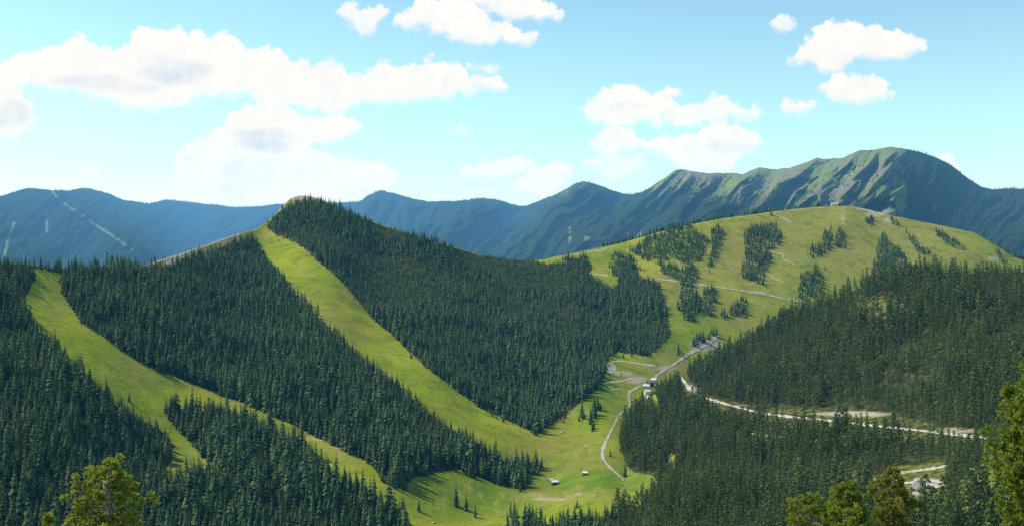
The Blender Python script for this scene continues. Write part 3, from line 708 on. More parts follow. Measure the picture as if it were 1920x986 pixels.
def forest(name, label, cat, P_, sizes, protos, seed, weights=None):
    rg_ = np.random.default_rng(seed); n = len(P_)
    me = bpy.data.meshes.new(name); me.vertices.add(n); me.vertices.foreach_set('co', np.asarray(P_, np.float32).ravel())
    fattr(me, 'size', sizes); fattr(me, 'turn', rg_.random(n) * 6.28); fattr(me, 'girth', rg_.uniform(.75, 1.3, n))
    a = me.attributes.new('variant', 'INT', 'POINT'); a.data.foreach_set('value', rg_.choice(len(protos), n, p=weights).astype(np.int32))
    me.update()
    o = obj(name, me); tag(o, label, cat, None, 'stuff')
    ng = bpy.data.node_groups.new(name, 'GeometryNodeTree')
    ng.interface.new_socket('Geometry', in_out='INPUT', socket_type='NodeSocketGeometry'); ng.interface.new_socket('Geometry', in_out='OUTPUT', socket_type='NodeSocketGeometry')
    N = ng.nodes.new; L = ng.links.new
    gi, go = N('NodeGroupInput'), N('NodeGroupOutput'); iop = N('GeometryNodeInstanceOnPoints'); J = N('GeometryNodeJoinGeometry')
    for tr, cr in reversed(protos):
        jj = N('GeometryNodeJoinGeometry')
        for ob in (tr, cr):
            oi = N('GeometryNodeObjectInfo'); oi.transform_space = 'ORIGINAL'; oi.inputs['Object'].default_value = ob; L(oi.outputs['Geometry'], jj.inputs[0])
        g2i = N('GeometryNodeGeometryToInstance'); L(jj.outputs[0], g2i.inputs[0]); L(g2i.outputs[0], J.inputs[0])
    def na(nm, t):
        x = N('GeometryNodeInputNamedAttribute'); x.data_type = t; x.inputs['Name'].default_value = nm; return x.outputs[0]
    cx = N('ShaderNodeCombineXYZ'); L(na('turn', 'FLOAT'), cx.inputs[2])
    cs = N('ShaderNodeCombineXYZ'); mm = N('ShaderNodeMath'); mm.operation = 'MULTIPLY'; L(na('size', 'FLOAT'), mm.inputs[0]); L(na('girth', 'FLOAT'), mm.inputs[1])
    L(mm.outputs[0], cs.inputs[0]); L(mm.outputs[0], cs.inputs[1]); L(na('size', 'FLOAT'), cs.inputs[2])
    L(gi.outputs[0], iop.inputs['Points']); L(J.outputs[0], iop.inputs['Instance']); iop.inputs['Pick Instance'].default_value = True
    L(na('variant', 'INT'), iop.inputs['Instance Index']); L(cx.outputs[0], iop.inputs['Rotation']); L(cs.outputs[0], iop.inputs['Scale'])
    L(iop.outputs[0], go.inputs[0])
    md = o.modifiers.new('trees', 'NODES'); md.node_group = ng
    return o
def protos_of(kind, vars_):
    res = []
    for tm, cm in vars_:
        tr = next(x for x in bpy.data.objects if x.data == tm); cr = next(x for x in bpy.data.objects if x.data == cm); res.append((tr, cr))
    return res
# far trees: three stand alone on the crest, the rest are the distant woods
for i, (a, b) in enumerate([(1642, 401), (1668, 408), (1790, 430)]):
    w = ground_T(a, b); e = empty('crest_spruce', w, 0, .5)
    tag(e, ['small spruce by the pale track near the crest hut', 'small spruce beside the grey scree at the dome crest', 'small spruce on the right shoulder of the meadow dome'][i], 'spruce tree')
    obj('trunk', FAR_VAR[i][0], e); obj('crown', FAR_VAR[i][1], e)
for i, (a, b, hp, lab) in enumerate([(404,912,20,'pale green bushy tree at the right foot of the small triangular meadow'), (466,916,24,'pale green tree at the edge of the front wood, tallest of the pale ones'), (498,912,16,'pale green shrubby tree between two darker spruces above the front wood'),
        (545,908,20,'pale green tree in the row where the two left woods meet'), (569,905,22,'last pale green tree toward the lower run in the row between woods'), (307,886,14,'pale bush at the left foot of the small triangular meadow'), (700,880,16,'light green tree at the corner where the lower run passes the middle wood'), (652,846,13,'light green bush at the upper edge of the lower run by bare soil')]):
    w = ground_T(a, b); e = empty('broadleaf_tree', w, i * 1.3, hp * w[1] / F / 12.0); tag(e, lab, 'broadleaf tree', 'pale broadleaf trees along the wood edges')
    obj('trunk', PALE_VAR[i % 2][0], e); obj('crown', PALE_VAR[i % 2][1], e)
forest('spruce_forest', 'dark spruce forest covering the hill slopes and groves around the ski runs', 'forest', pos[~used_T], size[~used_T], protos_of('spruce', SP_VAR) + protos_of('pine', PN_VAR[:2]) + protos_of('pale', PALE_VAR), 1, [.2, .2, .16, .2, .13, .04, .04, .016, .014])
forest('pine_forest', 'green pine wood covering the spur above and below the hillside road', 'forest', qpos[~used_S], qsize[~used_S], protos_of('pine', PN_VAR) + protos_of('pale', PALE_VAR), 2, [.25, .25, .22, .21, .04, .03])
def M_dens(a, b):
    g = M_grassy(a, b); n = vnoise(a / 9, b / 7, 66)
    d = np.clip(1.15 - 1.6 * g + .5 * (n - .5), 0, 1)
    return d * (M_dirt(a, b) < .3) * (b < np.where(a < 520, 520, 500))
fx, fy, fpos, rg3 = sample_quads(MPX, MPY, MP, 1 / 110., M_dens, 9)
fs = rg3.uniform(.55, 1.15, len(fx)) * .9
print('distant', len(fx))
forest('distant_forest', 'hazy blue conifer forest on the far mountain range', 'forest', fpos, fs, protos_of('far', FAR_VAR), 3)

# ------------------------------------------------------------------ the big pines by the lookout
def big_pine(name, label, cat, pxc, top, Y, hw, mat, seed, density=1., bark=GREYBARK, limbs=34, round_=1., dead=10, tuft=.42, zspan=None):
    rd = random.Random(seed); x = (pxc - CX) / F * Y; zt = (H0 - top) / F * Y; zb = float(cam_z(np.array([x]), np.array([Y]))[0]); H = zt - zb + .3
    root = empty(name, (x, Y, zb - .3), 0); tag(root, label, cat)
    W = hw / F * Y; wood = MB(); dry = MB(); leaf = MB()
    tp = [(0, 0, 0), (rd.uniform(-.2, .2), rd.uniform(-.2, .2), H * .45), (rd.uniform(-.3, .3), rd.uniform(-.3, .3), H * .8), (rd.uniform(-.2, .2), rd.uniform(-.2, .2), H * .97)]
    V, Fc = tube(tp, [H * .016, H * .012, H * .007, .02], 8); wood.add(V, Fc)
    def trunk_at(z):
        zz = [p[2] for p in tp]; return Vector((np.interp(z, zz, [p[0] for p in tp]), np.interp(z, zz, [p[1] for p in tp]), z))
    zs = zspan or 4.6
    def tuftat(c, r, outw, v, n):
        for j in range(n):
            d = Vector((rd.gauss(0, 1), rd.gauss(0, 1), rd.gauss(.25, .8))).normalized(); d = (d + outw * .35).normalized()
            s = d.cross(Vector((rd.gauss(0, 1), rd.gauss(0, 1), rd.gauss(0, 1)))).normalized() * r * .16
            q = c + d * r * rd.uniform(.05, .3); e = c + d * r * rd.uniform(.75, 1.15)
            leaf.add([tuple(q - s * .5), tuple(q + s * .5), tuple(e + s), tuple(e - s)], [(0, 1, 2, 3)], [.55, .55, .8 + .2 * max(0, d.z), .8 + .2 * max(0, d.z)], v)  # needle colour brightened where tufts point up, like toplight
    for i in range(limbs):
        t = (i + rd.random() * .8) / limbs; z = H - zs * 1.5 * t - .25
        if z < .5: continue
        prof = W * min(1., (t * 1.9 + .10)) ** (.62 / round_) * rd.uniform(.5, 1.18)
        a = i * 2.39996 + rd.uniform(-.4, .4); d = Vector((math.cos(a), math.sin(a), 0)); o = trunk_at(z)
        rise = prof * rd.uniform(.05, .5); kink = Vector((rd.gauss(0, .1), rd.gauss(0, .1), 0)) * prof
        p1 = o + d * prof * .5 + kink + Vector((0, 0, rise * .3)); p2 = o + d * prof + Vector((0, 0, rise))
        V, Fc = tube([tuple(o), tuple(p1), tuple(p2)], [.035 + .02 * prof, .02 + .01 * prof, .012], 5); wood.add(V, Fc)
        nt_ = max(4, int(9 * density * (prof / W) * 1.6)); v = rd.random()
        for k in range(nt_):
            u = rd.uniform(.42, 1.03) ** .8; side = Vector((-d.y, d.x, 0)) * rd.gauss(0, .17) * prof
            c = o.lerp(p1, u * 2) if u < .5 else p1.lerp(p2, u * 2 - 1); c = c + side + Vector((0, 0, rd.gauss(.06, .12) * prof))
            if rd.random() < .55:
                V, Fc = tube([tuple((o.lerp(p1, u * 1.6) if u < .6 else p1.lerp(p2, u * 2 - 1.2))), tuple(c)], [.016, .008], 4); wood.add(V, Fc)
            tuftat(c, tuft * rd.uniform(.7, 1.25), d, min(1, v * .6 + rd.random() * .5), 26)
    for i in range(int(8 * density)):
        c = trunk_at(H - rd.uniform(0, .5)) + Vector((rd.gauss(0, .18), rd.gauss(0, .18), 0)); tuftat(c, tuft * .9, Vector((0, 0, 1)), rd.random(), 26)
    obj('trunk', wood.mesh('pine_wood', bark, False), root); cr = obj('crown', leaf.mesh('pine_needle_tufts', mat), root)
    for i in range(dead):
        z = H - rd.uniform(.8, zs * 1.3); a = rd.uniform(math.pi * 1.05, math.pi * 1.95); d = Vector((math.cos(a), math.sin(a), 0)); o = trunk_at(z); r = W * rd.uniform(.35, .95)
        pts = [o]; 
        for q in range(4): pts.append(pts[-1] + (d + Vector((rd.gauss(0, .45), rd.gauss(0, .3), rd.gauss(.05, .35)))) * r / 4)
        V, Fc = tube([tuple(p) for p in pts], [.035, .03, .024, .016, .008], 5); dry.add(V, Fc)
        for q in (2, 3):
            e = pts[q] + Vector((rd.gauss(0, .3), rd.gauss(0, .3), rd.gauss(0, .3))) * r * .7; V, Fc = tube([tuple(pts[q]), tuple(pts[q].lerp(e, .5) + Vector((0, 0, .04))), tuple(e)], [.016, .012, .006], 4); dry.add(V, Fc)
    if dead: obj('dead_branch', dry.mesh('bleached_branches', GREYBARK, False), root)
    return root
big_pine('sunlit_pine', 'round topped yellow green pine with bare grey branches rising above the front wood', 'pine tree', 203, 864, 80, 66, SUNPINE, 1, .75, GREYBARK, 40, 1.2, 20, .38)
big_pine('edge_pine', 'tall pine cut by the picture edge, sunlit yellow green tufts over a dark trunk', 'pine tree', 1956, 645, 62, 92, DARKPINE, 2, 1.15, BARK, 84, 1.0, 18, .40, 9.5)
big_pine('bushy_pine', 'dark rounded pine top standing just behind the pine with twisted bleached branches', 'pine tree', 1580, 908, 88, 42, DARKPINE, 3, 1.2, BARK, 34, 1.4, 4, .42)
big_pine('twisted_pine', 'low broad green pine with twisted bleached dead branches on its top', 'pine tree', 1508, 932, 74, 62, SUNPINE, 4, 1.0, GREYBARK, 34, 1.5, 20, .33)
big_pine('slender_pine', 'thin yellow green pine with see-through crown and reddish trunk', 'pine tree', 1674, 880, 90, 50, LARCH, 5, .75, REDBARK, 38, .9, 12, .38)
big_pine('low_pine', 'low green pine filling the gap between twisted pine and slender pine', 'pine tree', 1596, 958, 70, 52, SUNPINE, 6, 1.0, GREYBARK, 26, 1.4, 5, .36)
big_pine('young_pine', 'pale young pine tip poking up near the lower left corner', 'pine tree', 94, 962, 66, 26, SUNPINE, 8, .9, GREYBARK, 18, 1.0, 2, .30)

# ------------------------------------------------------------------ buildings, lift pylons, stones
WHITE = plain_mat('white_render', (.74, .72, .68), .8, .12); WOODW = plain_mat('brown_timber', (.11, .065, .04), .8, .3, 5); GREYW = plain_mat('grey_timber', (.22, .19, .165), .85, .25, 4)
TIN = plain_mat('pale_sheet_roof', (.66, .65, .63), .55, .15, 1.5); SLATE = plain_mat('grey_slate_roof', (.23, .22, .22), .7, .25, 3); PINKROOF = plain_mat('faded_tile_roof', (.50, .40, .36), .75, .2, 3)
GLASS = plain_mat('dark_window_glass', (.03, .04, .05), .2, .1); STEEL = plain_mat('galvanised_steel', (.33, .34, .34), .5, .15, 3, .6); STONE = plain_mat('pale_stone', (.58, .55, .49), .9, .3, 1.5)
CREAM = plain_mat('cream_gable', (.66, .56, .45), .8, .12)
def box(mb, x0, x1, y0, y1, z0, z1):
    V = [(x, y, z) for z in (z0, z1) for y in (y0, y1) for x in (x0, x1)]
    mb.add(V, [(0, 2, 3, 1), (4, 5, 7, 6), (0, 1, 5, 4), (1, 3, 7, 5), (3, 2, 6, 7), (2, 0, 4, 6)])
def house(name, label, cat, loc, rz, L, D, h, rise, wallm, roofm, nwin=3, over=.5, storeys=1, group=None, chimney=True, roof_kind='gable'):
    root = empty(name, loc, rz); tag(root, label, cat, group)
    b = MB(); box(b, -L / 2, L / 2, -D / 2, D / 2, -2, h)
    if roof_kind == 'gable':
        b.add([(-L / 2, -D / 2, h), (-L / 2, D / 2, h), (-L / 2, 0, h + rise)], [(0, 2, 1)]); b.add([(L / 2, -D / 2, h), (L / 2, D / 2, h), (L / 2, 0, h + rise)], [(0, 1, 2)])
    obj('wall', b.mesh('walls', wallm, False), root)
    r = MB(); th = .25
    if roof_kind == 'gable':
        k = rise / (D / 2); yo = D / 2 + over; zo = h - k * over; xo = L / 2 + over
        for sg in (-1, 1):
            V = [(-xo, 0, h + rise + .02), (xo, 0, h + rise + .02), (xo, sg * yo, zo + .02), (-xo, sg * yo, zo + .02)]; V += [(a, c, e + th) for a, c, e in V]
            fs_ = [(0, 1, 2, 3), (7, 6, 5, 4), (0, 4, 5, 1), (1, 5, 6, 2), (2, 6, 7, 3), (3, 7, 4, 0)]; r.add(V, fs_ if sg > 0 else [f[::-1] for f in fs_])
    else:
        V = [(-L / 2 - over, -D / 2 - over, h + .02), (L / 2 + over, -D / 2 - over, h + .02), (L / 2 + over, D / 2 + over, h + rise), (-L / 2 - over, D / 2 + over, h + rise)]; V += [(a, c, e + th) for a, c, e in V]
        r.add(V, [(3, 2, 1, 0), (4, 5, 6, 7), (0, 1, 5, 4), (1, 2, 6, 5), (2, 3, 7, 6), (3, 0, 4, 7)])
    rf = obj('roof', r.mesh('roof', roofm, False), root)
    if chimney:
        c = MB(); box(c, L * .2, L * .2 + .8, -.9, -.2, h + rise * .5, h + rise + 1.2); obj('chimney', c.mesh('chimney', WHITE, False), rf)
    for s in range(storeys):
        z0 = .9 + s * (h / storeys)
        for i in range(nwin):
            xx = -L / 2 + L * (i + .5) / nwin
            if s == 0 and i == nwin // 2:
                d = MB(); box(d, xx - .6, xx + .6, -D / 2 - .06, -D / 2 - .003, 0, 2.1); obj('door', d.mesh('door', WOODW, False), root); continue
            w = MB(); box(w, xx - .6, xx + .6, -D / 2 - .05, -D / 2 - .003, z0, z0 + 1.2); obj('window', w.mesh('window', GLASS, False), root)
    return root
g = ground_T
VB = [  # px, py base, width px, depth m, height, style
 (1214, 741, 13, 9, 8, 3.2, WHITE, TIN, 2, 'white two storey chalet with pale roof, lowest of the valley chalets'),
 (1212, 730, 14, 10, 7.5, 3, WHITE, TIN, 2, 'white chalet with broad pale roof in the middle of the valley chalets'),
 (1219, 722, 13, 9, 6, 3, WOODW, SLATE, 1, 'brown timber chalet with grey roof behind the white valley chalets'),
 (1208, 723, 8, 7, 4.5, 2.4, GREYW, SLATE, 1, 'small grey shed beside the timber chalet in the valley'),
 (1226, 717, 11, 8, 6, 2.6, WHITE, TIN, 1, 'white chalet half hidden by pines, uppermost of the valley chalets'),
 (1216, 748, 8, 7, 5, 2.0, WHITE, TIN, 1, 'small pale annexe in front of the lowest valley chalet')]
for i, (a, b, wp, D, h, rise, wm, rm, st, lab) in enumerate(VB):
    w = g(a, b) if i != 5 else g(a, b); w = ground_T(a, b); Lm = wp * w[1] / F * .8; D *= .8; h *= .8; rise *= .8
    house('valley_chalet', lab, 'chalet', w + np.array([0, 0, .2]), R([8, -12, 25, 10, -20, 5][i]), Lm, D, h, rise, wm, rm, 3 if wp > 9 else 2, .7, st, 'chalets in the valley bottom', i in (0, 1))
w = g(1040, 908); house('lift_hut', 'dark brown hut with white roof on the lower meadow, beside a flat pale canopy', 'hut', w, R(12), 6.2, 5., 3.4, 1.1, WOODW, WHITE, 2, .5, 1, None, False)
w = g(1034, 903); t = empty('canopy', w, R(8)); tag(t, 'long flat white canopy roof on posts behind the brown meadow hut', 'canopy')
b = MB(); box(b, -3., 3., -1.1, 1.1, 3.0, 3.25); obj('roof', b.mesh('canopy_roof', WHITE, False), t)
for sx in (-2.7, 2.7):
    for sy in (-.9, .9):
        b = MB(); box(b, sx - .1, sx + .1, sy - .1, sy + .1, -.5, 2.98); obj('post', b.mesh('canopy_post', STEEL, False), t)
w = g(1097, 890); house('ski_hut', 'small hut with bright white roof beside a lift pylon on the meadow', 'hut', w, R(-10), 4.6, 4., 2.8, 1.0, GREYW, WHITE, 2, .4, 1, None, False)
w = g(1566, 386.5); house('summit_lodge', 'low pink roofed lodge with white front on the crest of the meadow dome', 'lodge', (w[0], w[1] + 6, w[2] + .8), R(-8), 17, 9, 4.6, 3.6, WHITE, PINKROOF, 4, 1.0, 1, None, True)
w = g(1551, 387.5); house('crest_shed', 'low grey shed to the left of the summit lodge', 'shed', (w[0], w[1] + 4, w[2] + .3), R(5), 8, 5, 2.4, 1.2, GREYW, SLATE, 2, .4, 1, None, False)
w = ground_S(1732, 924); house('farmhouse', 'big house with cream gable and long grey roof below the loop road', 'house', w + np.array([0, 0, .5]), R(-58), 11, 8, 2.6, 2.8, CREAM, SLATE, 3, .9, 1, None, True)
w = ground_S(1720, 905); house('garden_shed', 'small white shed under the trees beside the loop road', 'shed', w, R(15), 3.4, 2.6, 2.2, .8, WHITE, TIN, 2, .25, 1, None, False)
w = g(1056, 488); house('ridge_cabin', 'tiny pale cabin among the spruces on the left tip of the shoulder meadow', 'cabin', w, R(10), 6, 4, 2.4, 1.4, GREYW, TIN, 2, .3, 1, None, False) if False else None
w = g(1907, 495)
def pylon(label, a, b, hpx, arm, rz):
    w = g(a, b); H = hpx * w[1] / F; root = empty('lift_pylon', w, rz); tag(root, label, 'lift pylon', 'ski lift pylons on the meadow')
    V, Fc = tube([(0, 0, -.5), (0, 0, H * .5), (0, 0, H)], [.34, .28, .22], 8); p = MB(); p.add(V, Fc); obj('mast', p.mesh('pylon_mast', STEEL, False), root)
    c = MB(); box(c, -arm, arm, -.16, .16, H - .3, H); obj('crossarm', c.mesh('pylon_crossarm', STEEL, False), root)
    for s in (-1, 1):
        q = MB(); box(q, s * arm - .14, s * arm + .14, -1.0, 1.0, H - .62, H - .34)
        for yy in (-.8, -.3, .3, .8):
            V, Fc = tube([(s * arm - .2, yy, H - .68), (s * arm + .2, yy, H - .68)], [.22, .22], 8); q.add(V, Fc)
        obj('sheave_bank', q.mesh('pylon_sheaves', STEEL, False), root)
    b_ = MB(); box(b_, -.8, .8, -.8, .8, -.6, .35); obj('footing', b_.mesh('pylon_footing', STONE, False), root)
pylon('tall T shaped lift pylon standing in the middle of the lower meadow', 1099, 856, 16, 2.2, R(10))
pylon('lift pylon with wide arm up the meadow to the left of the brown hut', 1020, 897, 14, 2.2, R(20))
pylon('thin lift pylon right beside the small white roofed hut', 1090, 890, 14, 1.6, R(-5))
pylon('lift pylon beside the grey gravel track above the chalets', 1306, 676, 22, 2.0, R(-15))
def stone(label, p, s, seed):
    rd = random.Random(seed); V = []; Fc = []; n, mrows = 9, 5
    for j in range(mrows + 1):
        th = math.pi * j / mrows
        for i in range(n):
            ph = 6.283 * i / n; rr = s * rd.uniform(.78, 1.15); V.append((rr * 1.3 * math.sin(th) * math.cos(ph), rr * math.sin(th) * math.sin(ph), rr * .7 * math.cos(th) + s * .3))
    for j in range(mrows):
        for i in range(n): Fc.append((j * n + i, j * n + (i + 1) % n, (j + 1) * n + (i + 1) % n, (j + 1) * n + i))
    o = obj('boulder', mesh_np('boulder', V, Fc, STONE, True)); o.location = p; tag(o, label, 'boulder', 'pale boulders on the lower meadow')
for i, (a, b, s, lab) in enumerate([(1053, 811, 1.6, 'pale boulder on the meadow below the wood, highest of the meadow stones'), (1018, 948, 1.1, 'white boulder on the bare strip near the valley floor woods'), (1116, 929, 1.3, 'whitish flat boulder on grass near the right end of the valley woods'),
     (812, 980, 1.1, 'pale boulder at the near edge of the lower meadow, leftmost stone'), (990, 946, .7, 'small grey boulder beside the two narrow spruces'), (1437, 572, 1.8, 'pale stone on the grass beneath the hillside path of the dome')]):
    stone(lab, g(a, b), s, i)

# ------------------------------------------------------------------ camera
cam = bpy.data.cameras.new('camera'); co = bpy.data.objects.new('camera', cam); link(co); SC.camera = co
co.location = (0, 0, 0); co.rotation_euler = (R(90), 0, 0)
cam.sensor_width = 36; cam.lens = F / 1920 * 36; cam.shift_y = -(493 - H0) / 1920; cam.clip_start = .5; cam.clip_end = 60000

# ------------------------------------------------------------------ sun, sky with clouds, haze
az, el = R(SUN_AZ), R(SUN_EL)
sd = Vector((-math.sin(az) * math.cos(el), math.cos(az) * math.cos(el), math.sin(el)))
sl = bpy.data.lights.new('sun', 'SUN'); sl.energy = 5.0; sl.angle = R(.53); sl.color = (1., .95, .86); so = bpy.data.objects.new('sun', sl); link(so)
so.rotation_euler = sd.to_track_quat('Z', 'Y').to_euler(); so.location = (0, 0, 500)

W = bpy.data.worlds.new('World'); SC.world = W; W.use_nodes = True; nt = W.node_tree; nt.nodes.clear(); k = NT(nt)
wout = nt.nodes.new('ShaderNodeOutputWorld')
sky = k.n('ShaderNodeTexSky', sky_type='NISHITA'); sky.sun_disc = False; sky.sun_elevation = el; sky.sun_rotation = -az; sky.air_density = 1.0; sky.dust_density = .7; sky.ozone_density = 1.0; sky.altitude = 1500
skyc = k.mix(1.0, sky.outputs[0], (1.07, 1.25, 1.10), 'MULTIPLY')
dirn = k.n('ShaderNodeTexCoord').outputs['Generated']
sep = k.n('ShaderNodeSeparateXYZ'); k.l(dirn, sep.inputs[0])
ysafe = k.math('MAXIMUM', sep.outputs[1], .05)
u = k.math('DIVIDE', sep.outputs[0], ysafe); v = k.math('DIVIDE', sep.outputs[2], ysafe)     # bearing and height of a sky direction
comb = k.n('ShaderNodeCombineXYZ'); k.l(u, comb.inputs[0]); k.l(v, comb.inputs[1])
nA = k.noise(comb.outputs[0], 34, 6, .62); nB = k.noise(comb.outputs[0], 62, 8, .66); nD = k.noise(comb.outputs[0], 190, 5, .65); nC = k.noise(comb.outputs[0], 14, 5, .6)
sA = k.n('ShaderNodeSeparateColor'); k.l(nA.outputs['Color'], sA.inputs[0])
def off(sock, amp): return k.math('MULTIPLY', k.math('SUBTRACT', sock, .5), amp)
X = k.math('ADD', k.math('MULTIPLY_ADD', u, F, CX), off(sA.outputs[0], 40)); Yv = k.math('ADD', k.math('MULTIPLY_ADD', v, -F, H0), off(sA.outputs[1], 24))
CLOUDS = [ # upper edge, lower edge, solidity
 ([(-90,140),(-40,125),(0,120),(60,100),(125,82),(140,72),(165,72),(185,82),(230,80),(265,62),(300,60),(340,54),(350,68),(400,60),(440,75),(470,98),(490,96),(535,94),(540,110),(570,124),(600,115),(640,116),(650,140),(690,130),(705,112),(760,122),(800,115),(840,118),(880,140),(952,158)],
  [(-90,150),(-40,160),(0,160),(90,160),(150,165),(210,180),(230,195),(290,197),(340,195),(380,174),(430,174),(450,168),(480,188),(560,200),(620,210),(650,204),(680,190),(720,188),(760,187),(820,178),(880,172),(952,160)], 1.),
 ([(1082,205),(1095,190),(1130,173),(1165,167),(1200,169),(1240,180),(1262,196)], [(1082,215),(1100,226),(1170,228),(1215,222),(1262,200)], .8),
 ([(1482,105),(1495,90),(1510,70),(1550,48),(1590,40),(1640,48),(1700,58),(1738,83)], [(1482,108),(1550,127),(1580,122),(1600,109),(1650,106),(1690,104),(1738,86)], 1.),
 ([(-90,150),(0,158),(35,165),(50,188),(66,224)], [(-90,262),(0,250),(30,248),(50,240),(66,228)], 1.),
 ([(340,288),(355,262),(400,250),(430,214),(465,196),(500,196),(540,204),(560,220),(600,218),(640,222),(670,238)], [(340,290),(400,315),(500,315),(560,294),(590,262),(640,254),(670,242)], 1.),
 ([(1225,226),(1260,200),(1300,184),(1350,182),(1400,195),(1428,205)], [(1225,229),(1290,231),(1340,223),(1400,212),(1428,207)], .8),
 ([(1535,165),(1560,142),(1600,134),(1640,145),(1673,171)], [(1535,168),(1590,182),(1615,191),(1650,181),(1673,173)], .9),
 ([(320,332),(340,303),(400,288),(470,285),(500,300),(550,278),(600,283),(640,304),(700,302),(725,313),(738,331)], [(320,335),(400,350),(440,390),(560,400),(660,385),(700,358),(738,334)], .97),
 ([(866,318),(900,303),(960,297),(993,304)], [(866,322),(930,331),(993,312)], .85),
 ([(1103,260),(1130,241),(1170,244),(1212,258)], [(1103,262),(1140,283),(1180,287),(1212,262)], .8),
 ([(1212,268),(1250,254),(1290,258),(1320,244),(1350,232),(1390,240),(1426,262)], [(1212,272),(1260,300),(1290,320),(1370,324),(1385,292),(1426,265)], .95),
 ([(742,38),(770,12),(800,-12),(850,-4),(880,16),(930,35),(1003,66)], [(742,41),(790,45),(830,50),(860,77),(920,76),(1003,71)], .95),
 ([(632,18),(650,6),(680,20),(700,9),(720,14)], [(632,20),(660,42),(680,53),(700,56),(720,28)], .7),
 ([(282,372),(330,342),(360,350),(400,358),(434,366)], [(282,378),(340,395),(400,396),(434,385)], .9),
 ([(965,340),(1000,315),(1040,307),(1074,319)], [(965,348),(1010,363),(1050,346),(1074,322)], .8),
 ([(855,-15),(900,-20),(960,-20),(1000,0),(1048,22)], [(855,2),(900,12),(960,30),(1048,32)], .75),
 ([(84,326),(120,320),(184,321)], [(84,328),(130,335),(184,324)], .45),
 ([(876,126),(900,119),(932,123)], [(876,128),(905,132),(932,126)], .5),
 ([(1434,42),(1462,29),(1492,44)], [(1434,45),(1465,55),(1492,47)], .5),
 ([(1472,200),(1484,193),(1500,196),(1532,188)], [(1472,202),(1484,206),(1505,200),(1532,192)], .45),
 ([(838,243),(865,236),(888,241)], [(838,246),(865,249),(888,245)], .45),
 ([(1226,172),(1250,163),(1282,168)], [(1226,174),(1255,178),(1282,172)], .45),
 ([(1752,297),(1772,292),(1805,322)], [(1752,302),(1780,318),(1805,326)], .35),
 ([(1100,300),(1140,288),(1210,300)], [(1100,312),(1160,325),(1210,318)], .3),
]
def lobes(sc):
    vo = k.n('ShaderNodeTexVoronoi', feature='SMOOTH_F1'); vo.inputs['Scale'].default_value = sc; vo.inputs['Smoothness'].default_value = .25
    av = k.n('ShaderNodeVectorMath', operation='MULTIPLY_ADD'); k.l(nB.outputs['Color'], av.inputs[0]); av.inputs[1].default_value = (.010, .010, 0); k.l(comb.outputs[0], av.inputs[2]); k.l(av.outputs[0], vo.inputs['Vector'])
    return vo.outputs['Distance']
L1, L2 = lobes(42), lobes(105)
bill = k.math('ADD', k.math('MULTIPLY', k.math('SUBTRACT', .42, L1), 26), k.math('MULTIPLY', k.math('SUBTRACT', .42, L2), 15))
layers = []
for c in sorted(CLOUDS, key=lambda c: c[0][0][0]):
    for Ly in layers:
        if Ly[-1][0][-1][0] + 78 < c[0][0][0]: Ly.append(c); break
    else: layers.append([c])
X0, X1, V0, V1 = -100., 2000., -100., 500.
xn = k.math('DIVIDE', k.math('SUBTRACT', X, X0), X1 - X0)
def curve(pts):
    nd = k.n('ShaderNodeFloatCurve'); cm = nd.mapping.curves[0]
    pts = [((x - X0) / (X1 - X0), (y - V0) / (V1 - V0)) for x, y in pts]
    while len(cm.points) < len(pts): cm.points.new(.5, .5)
    for p, (x, y) in zip(cm.points, pts): p.location = (x, y); p.handle_type = 'VECTOR'
    nd.mapping.update(); k.l(xn, nd.inputs['Value'])
    return k.math('MULTIPLY_ADD', nd.outputs[0], V1 - V0, V0)
alpha = None; under = None
for Ly in layers:
    up, lo, sl_ = [(X0, 480)], [(X0, -80)], [(X0, -60.)]
    for t_, b_, s_ in Ly:
        if t_[0][0] > X0 + 40:
            m0 = (t_[0][1] + b_[0][1]) / 2; up += [(t_[0][0] - 36, 480), (t_[0][0] - 30, m0 + 34)]; lo += [(b_[0][0] - 36, -80), (b_[0][0] - 30, m0 - 34)]; sl_.append((t_[0][0] - 36, V0))
        else: up, lo, sl_ = [], [], []
        m1 = (t_[-1][1] + b_[-1][1]) / 2
        up += t_; lo += b_; up += [(t_[-1][0] + 30, m1 + 34), (t_[-1][0] + 36, 480)]; lo += [(b_[-1][0] + 30, m1 - 34), (b_[-1][0] + 36, -80)]
        sl_ += [(max(X0 + .01, t_[0][0] - 30), V0 + s_ * (V1 - V0)), (t_[-1][0] + 30, V0 + s_ * (V1 - V0)), (t_[-1][0] + 36, V0)]
    up.append((X1, 480)); lo.append((X1, -80))
    du = k.math('SUBTRACT', Yv, curve(up)); dl = k.math('SUBTRACT', curve(lo), Yv)
    if Ly is None: continue
    so_ = k.math('DIVIDE', k.math('SUBTRACT', curve([p for p in sl_]), V0), V1 - V0)
    a1 = k.mapr(k.math('ADD', k.math('ADD', k.math('ADD', du, off(nB.outputs[0], 26)), off(nD.outputs[0], 22)), bill), -11, 0); a2 = k.mapr(k.math('ADD', k.math('ADD', dl, off(nA.outputs[0], 40)), k.math('ADD', off(nB.outputs[0], 26), k.math('MULTIPLY', bill, .5))), -18, 4)
    base = k.math('MULTIPLY', k.mapr(dl, 34, 2), k.mapr(du, 14, 50)); under = base if under is None else k.math('MAXIMUM', under, base)
    body = k.math('MULTIPLY', k.math('MULTIPLY', a1, a2), k.math('ADD', k.math('MULTIPLY', k.mapr(nC.outputs[0], .30, .58), k.math('SUBTRACT', 1.0, so_)), so_))
    alpha = body if alpha is None else k.math('MAXIMUM', alpha, body)
infront = k.mapr(sep.outputs[1], .15, .3)
alpha = k.math('MULTIPLY', alpha, infront)
shade = None
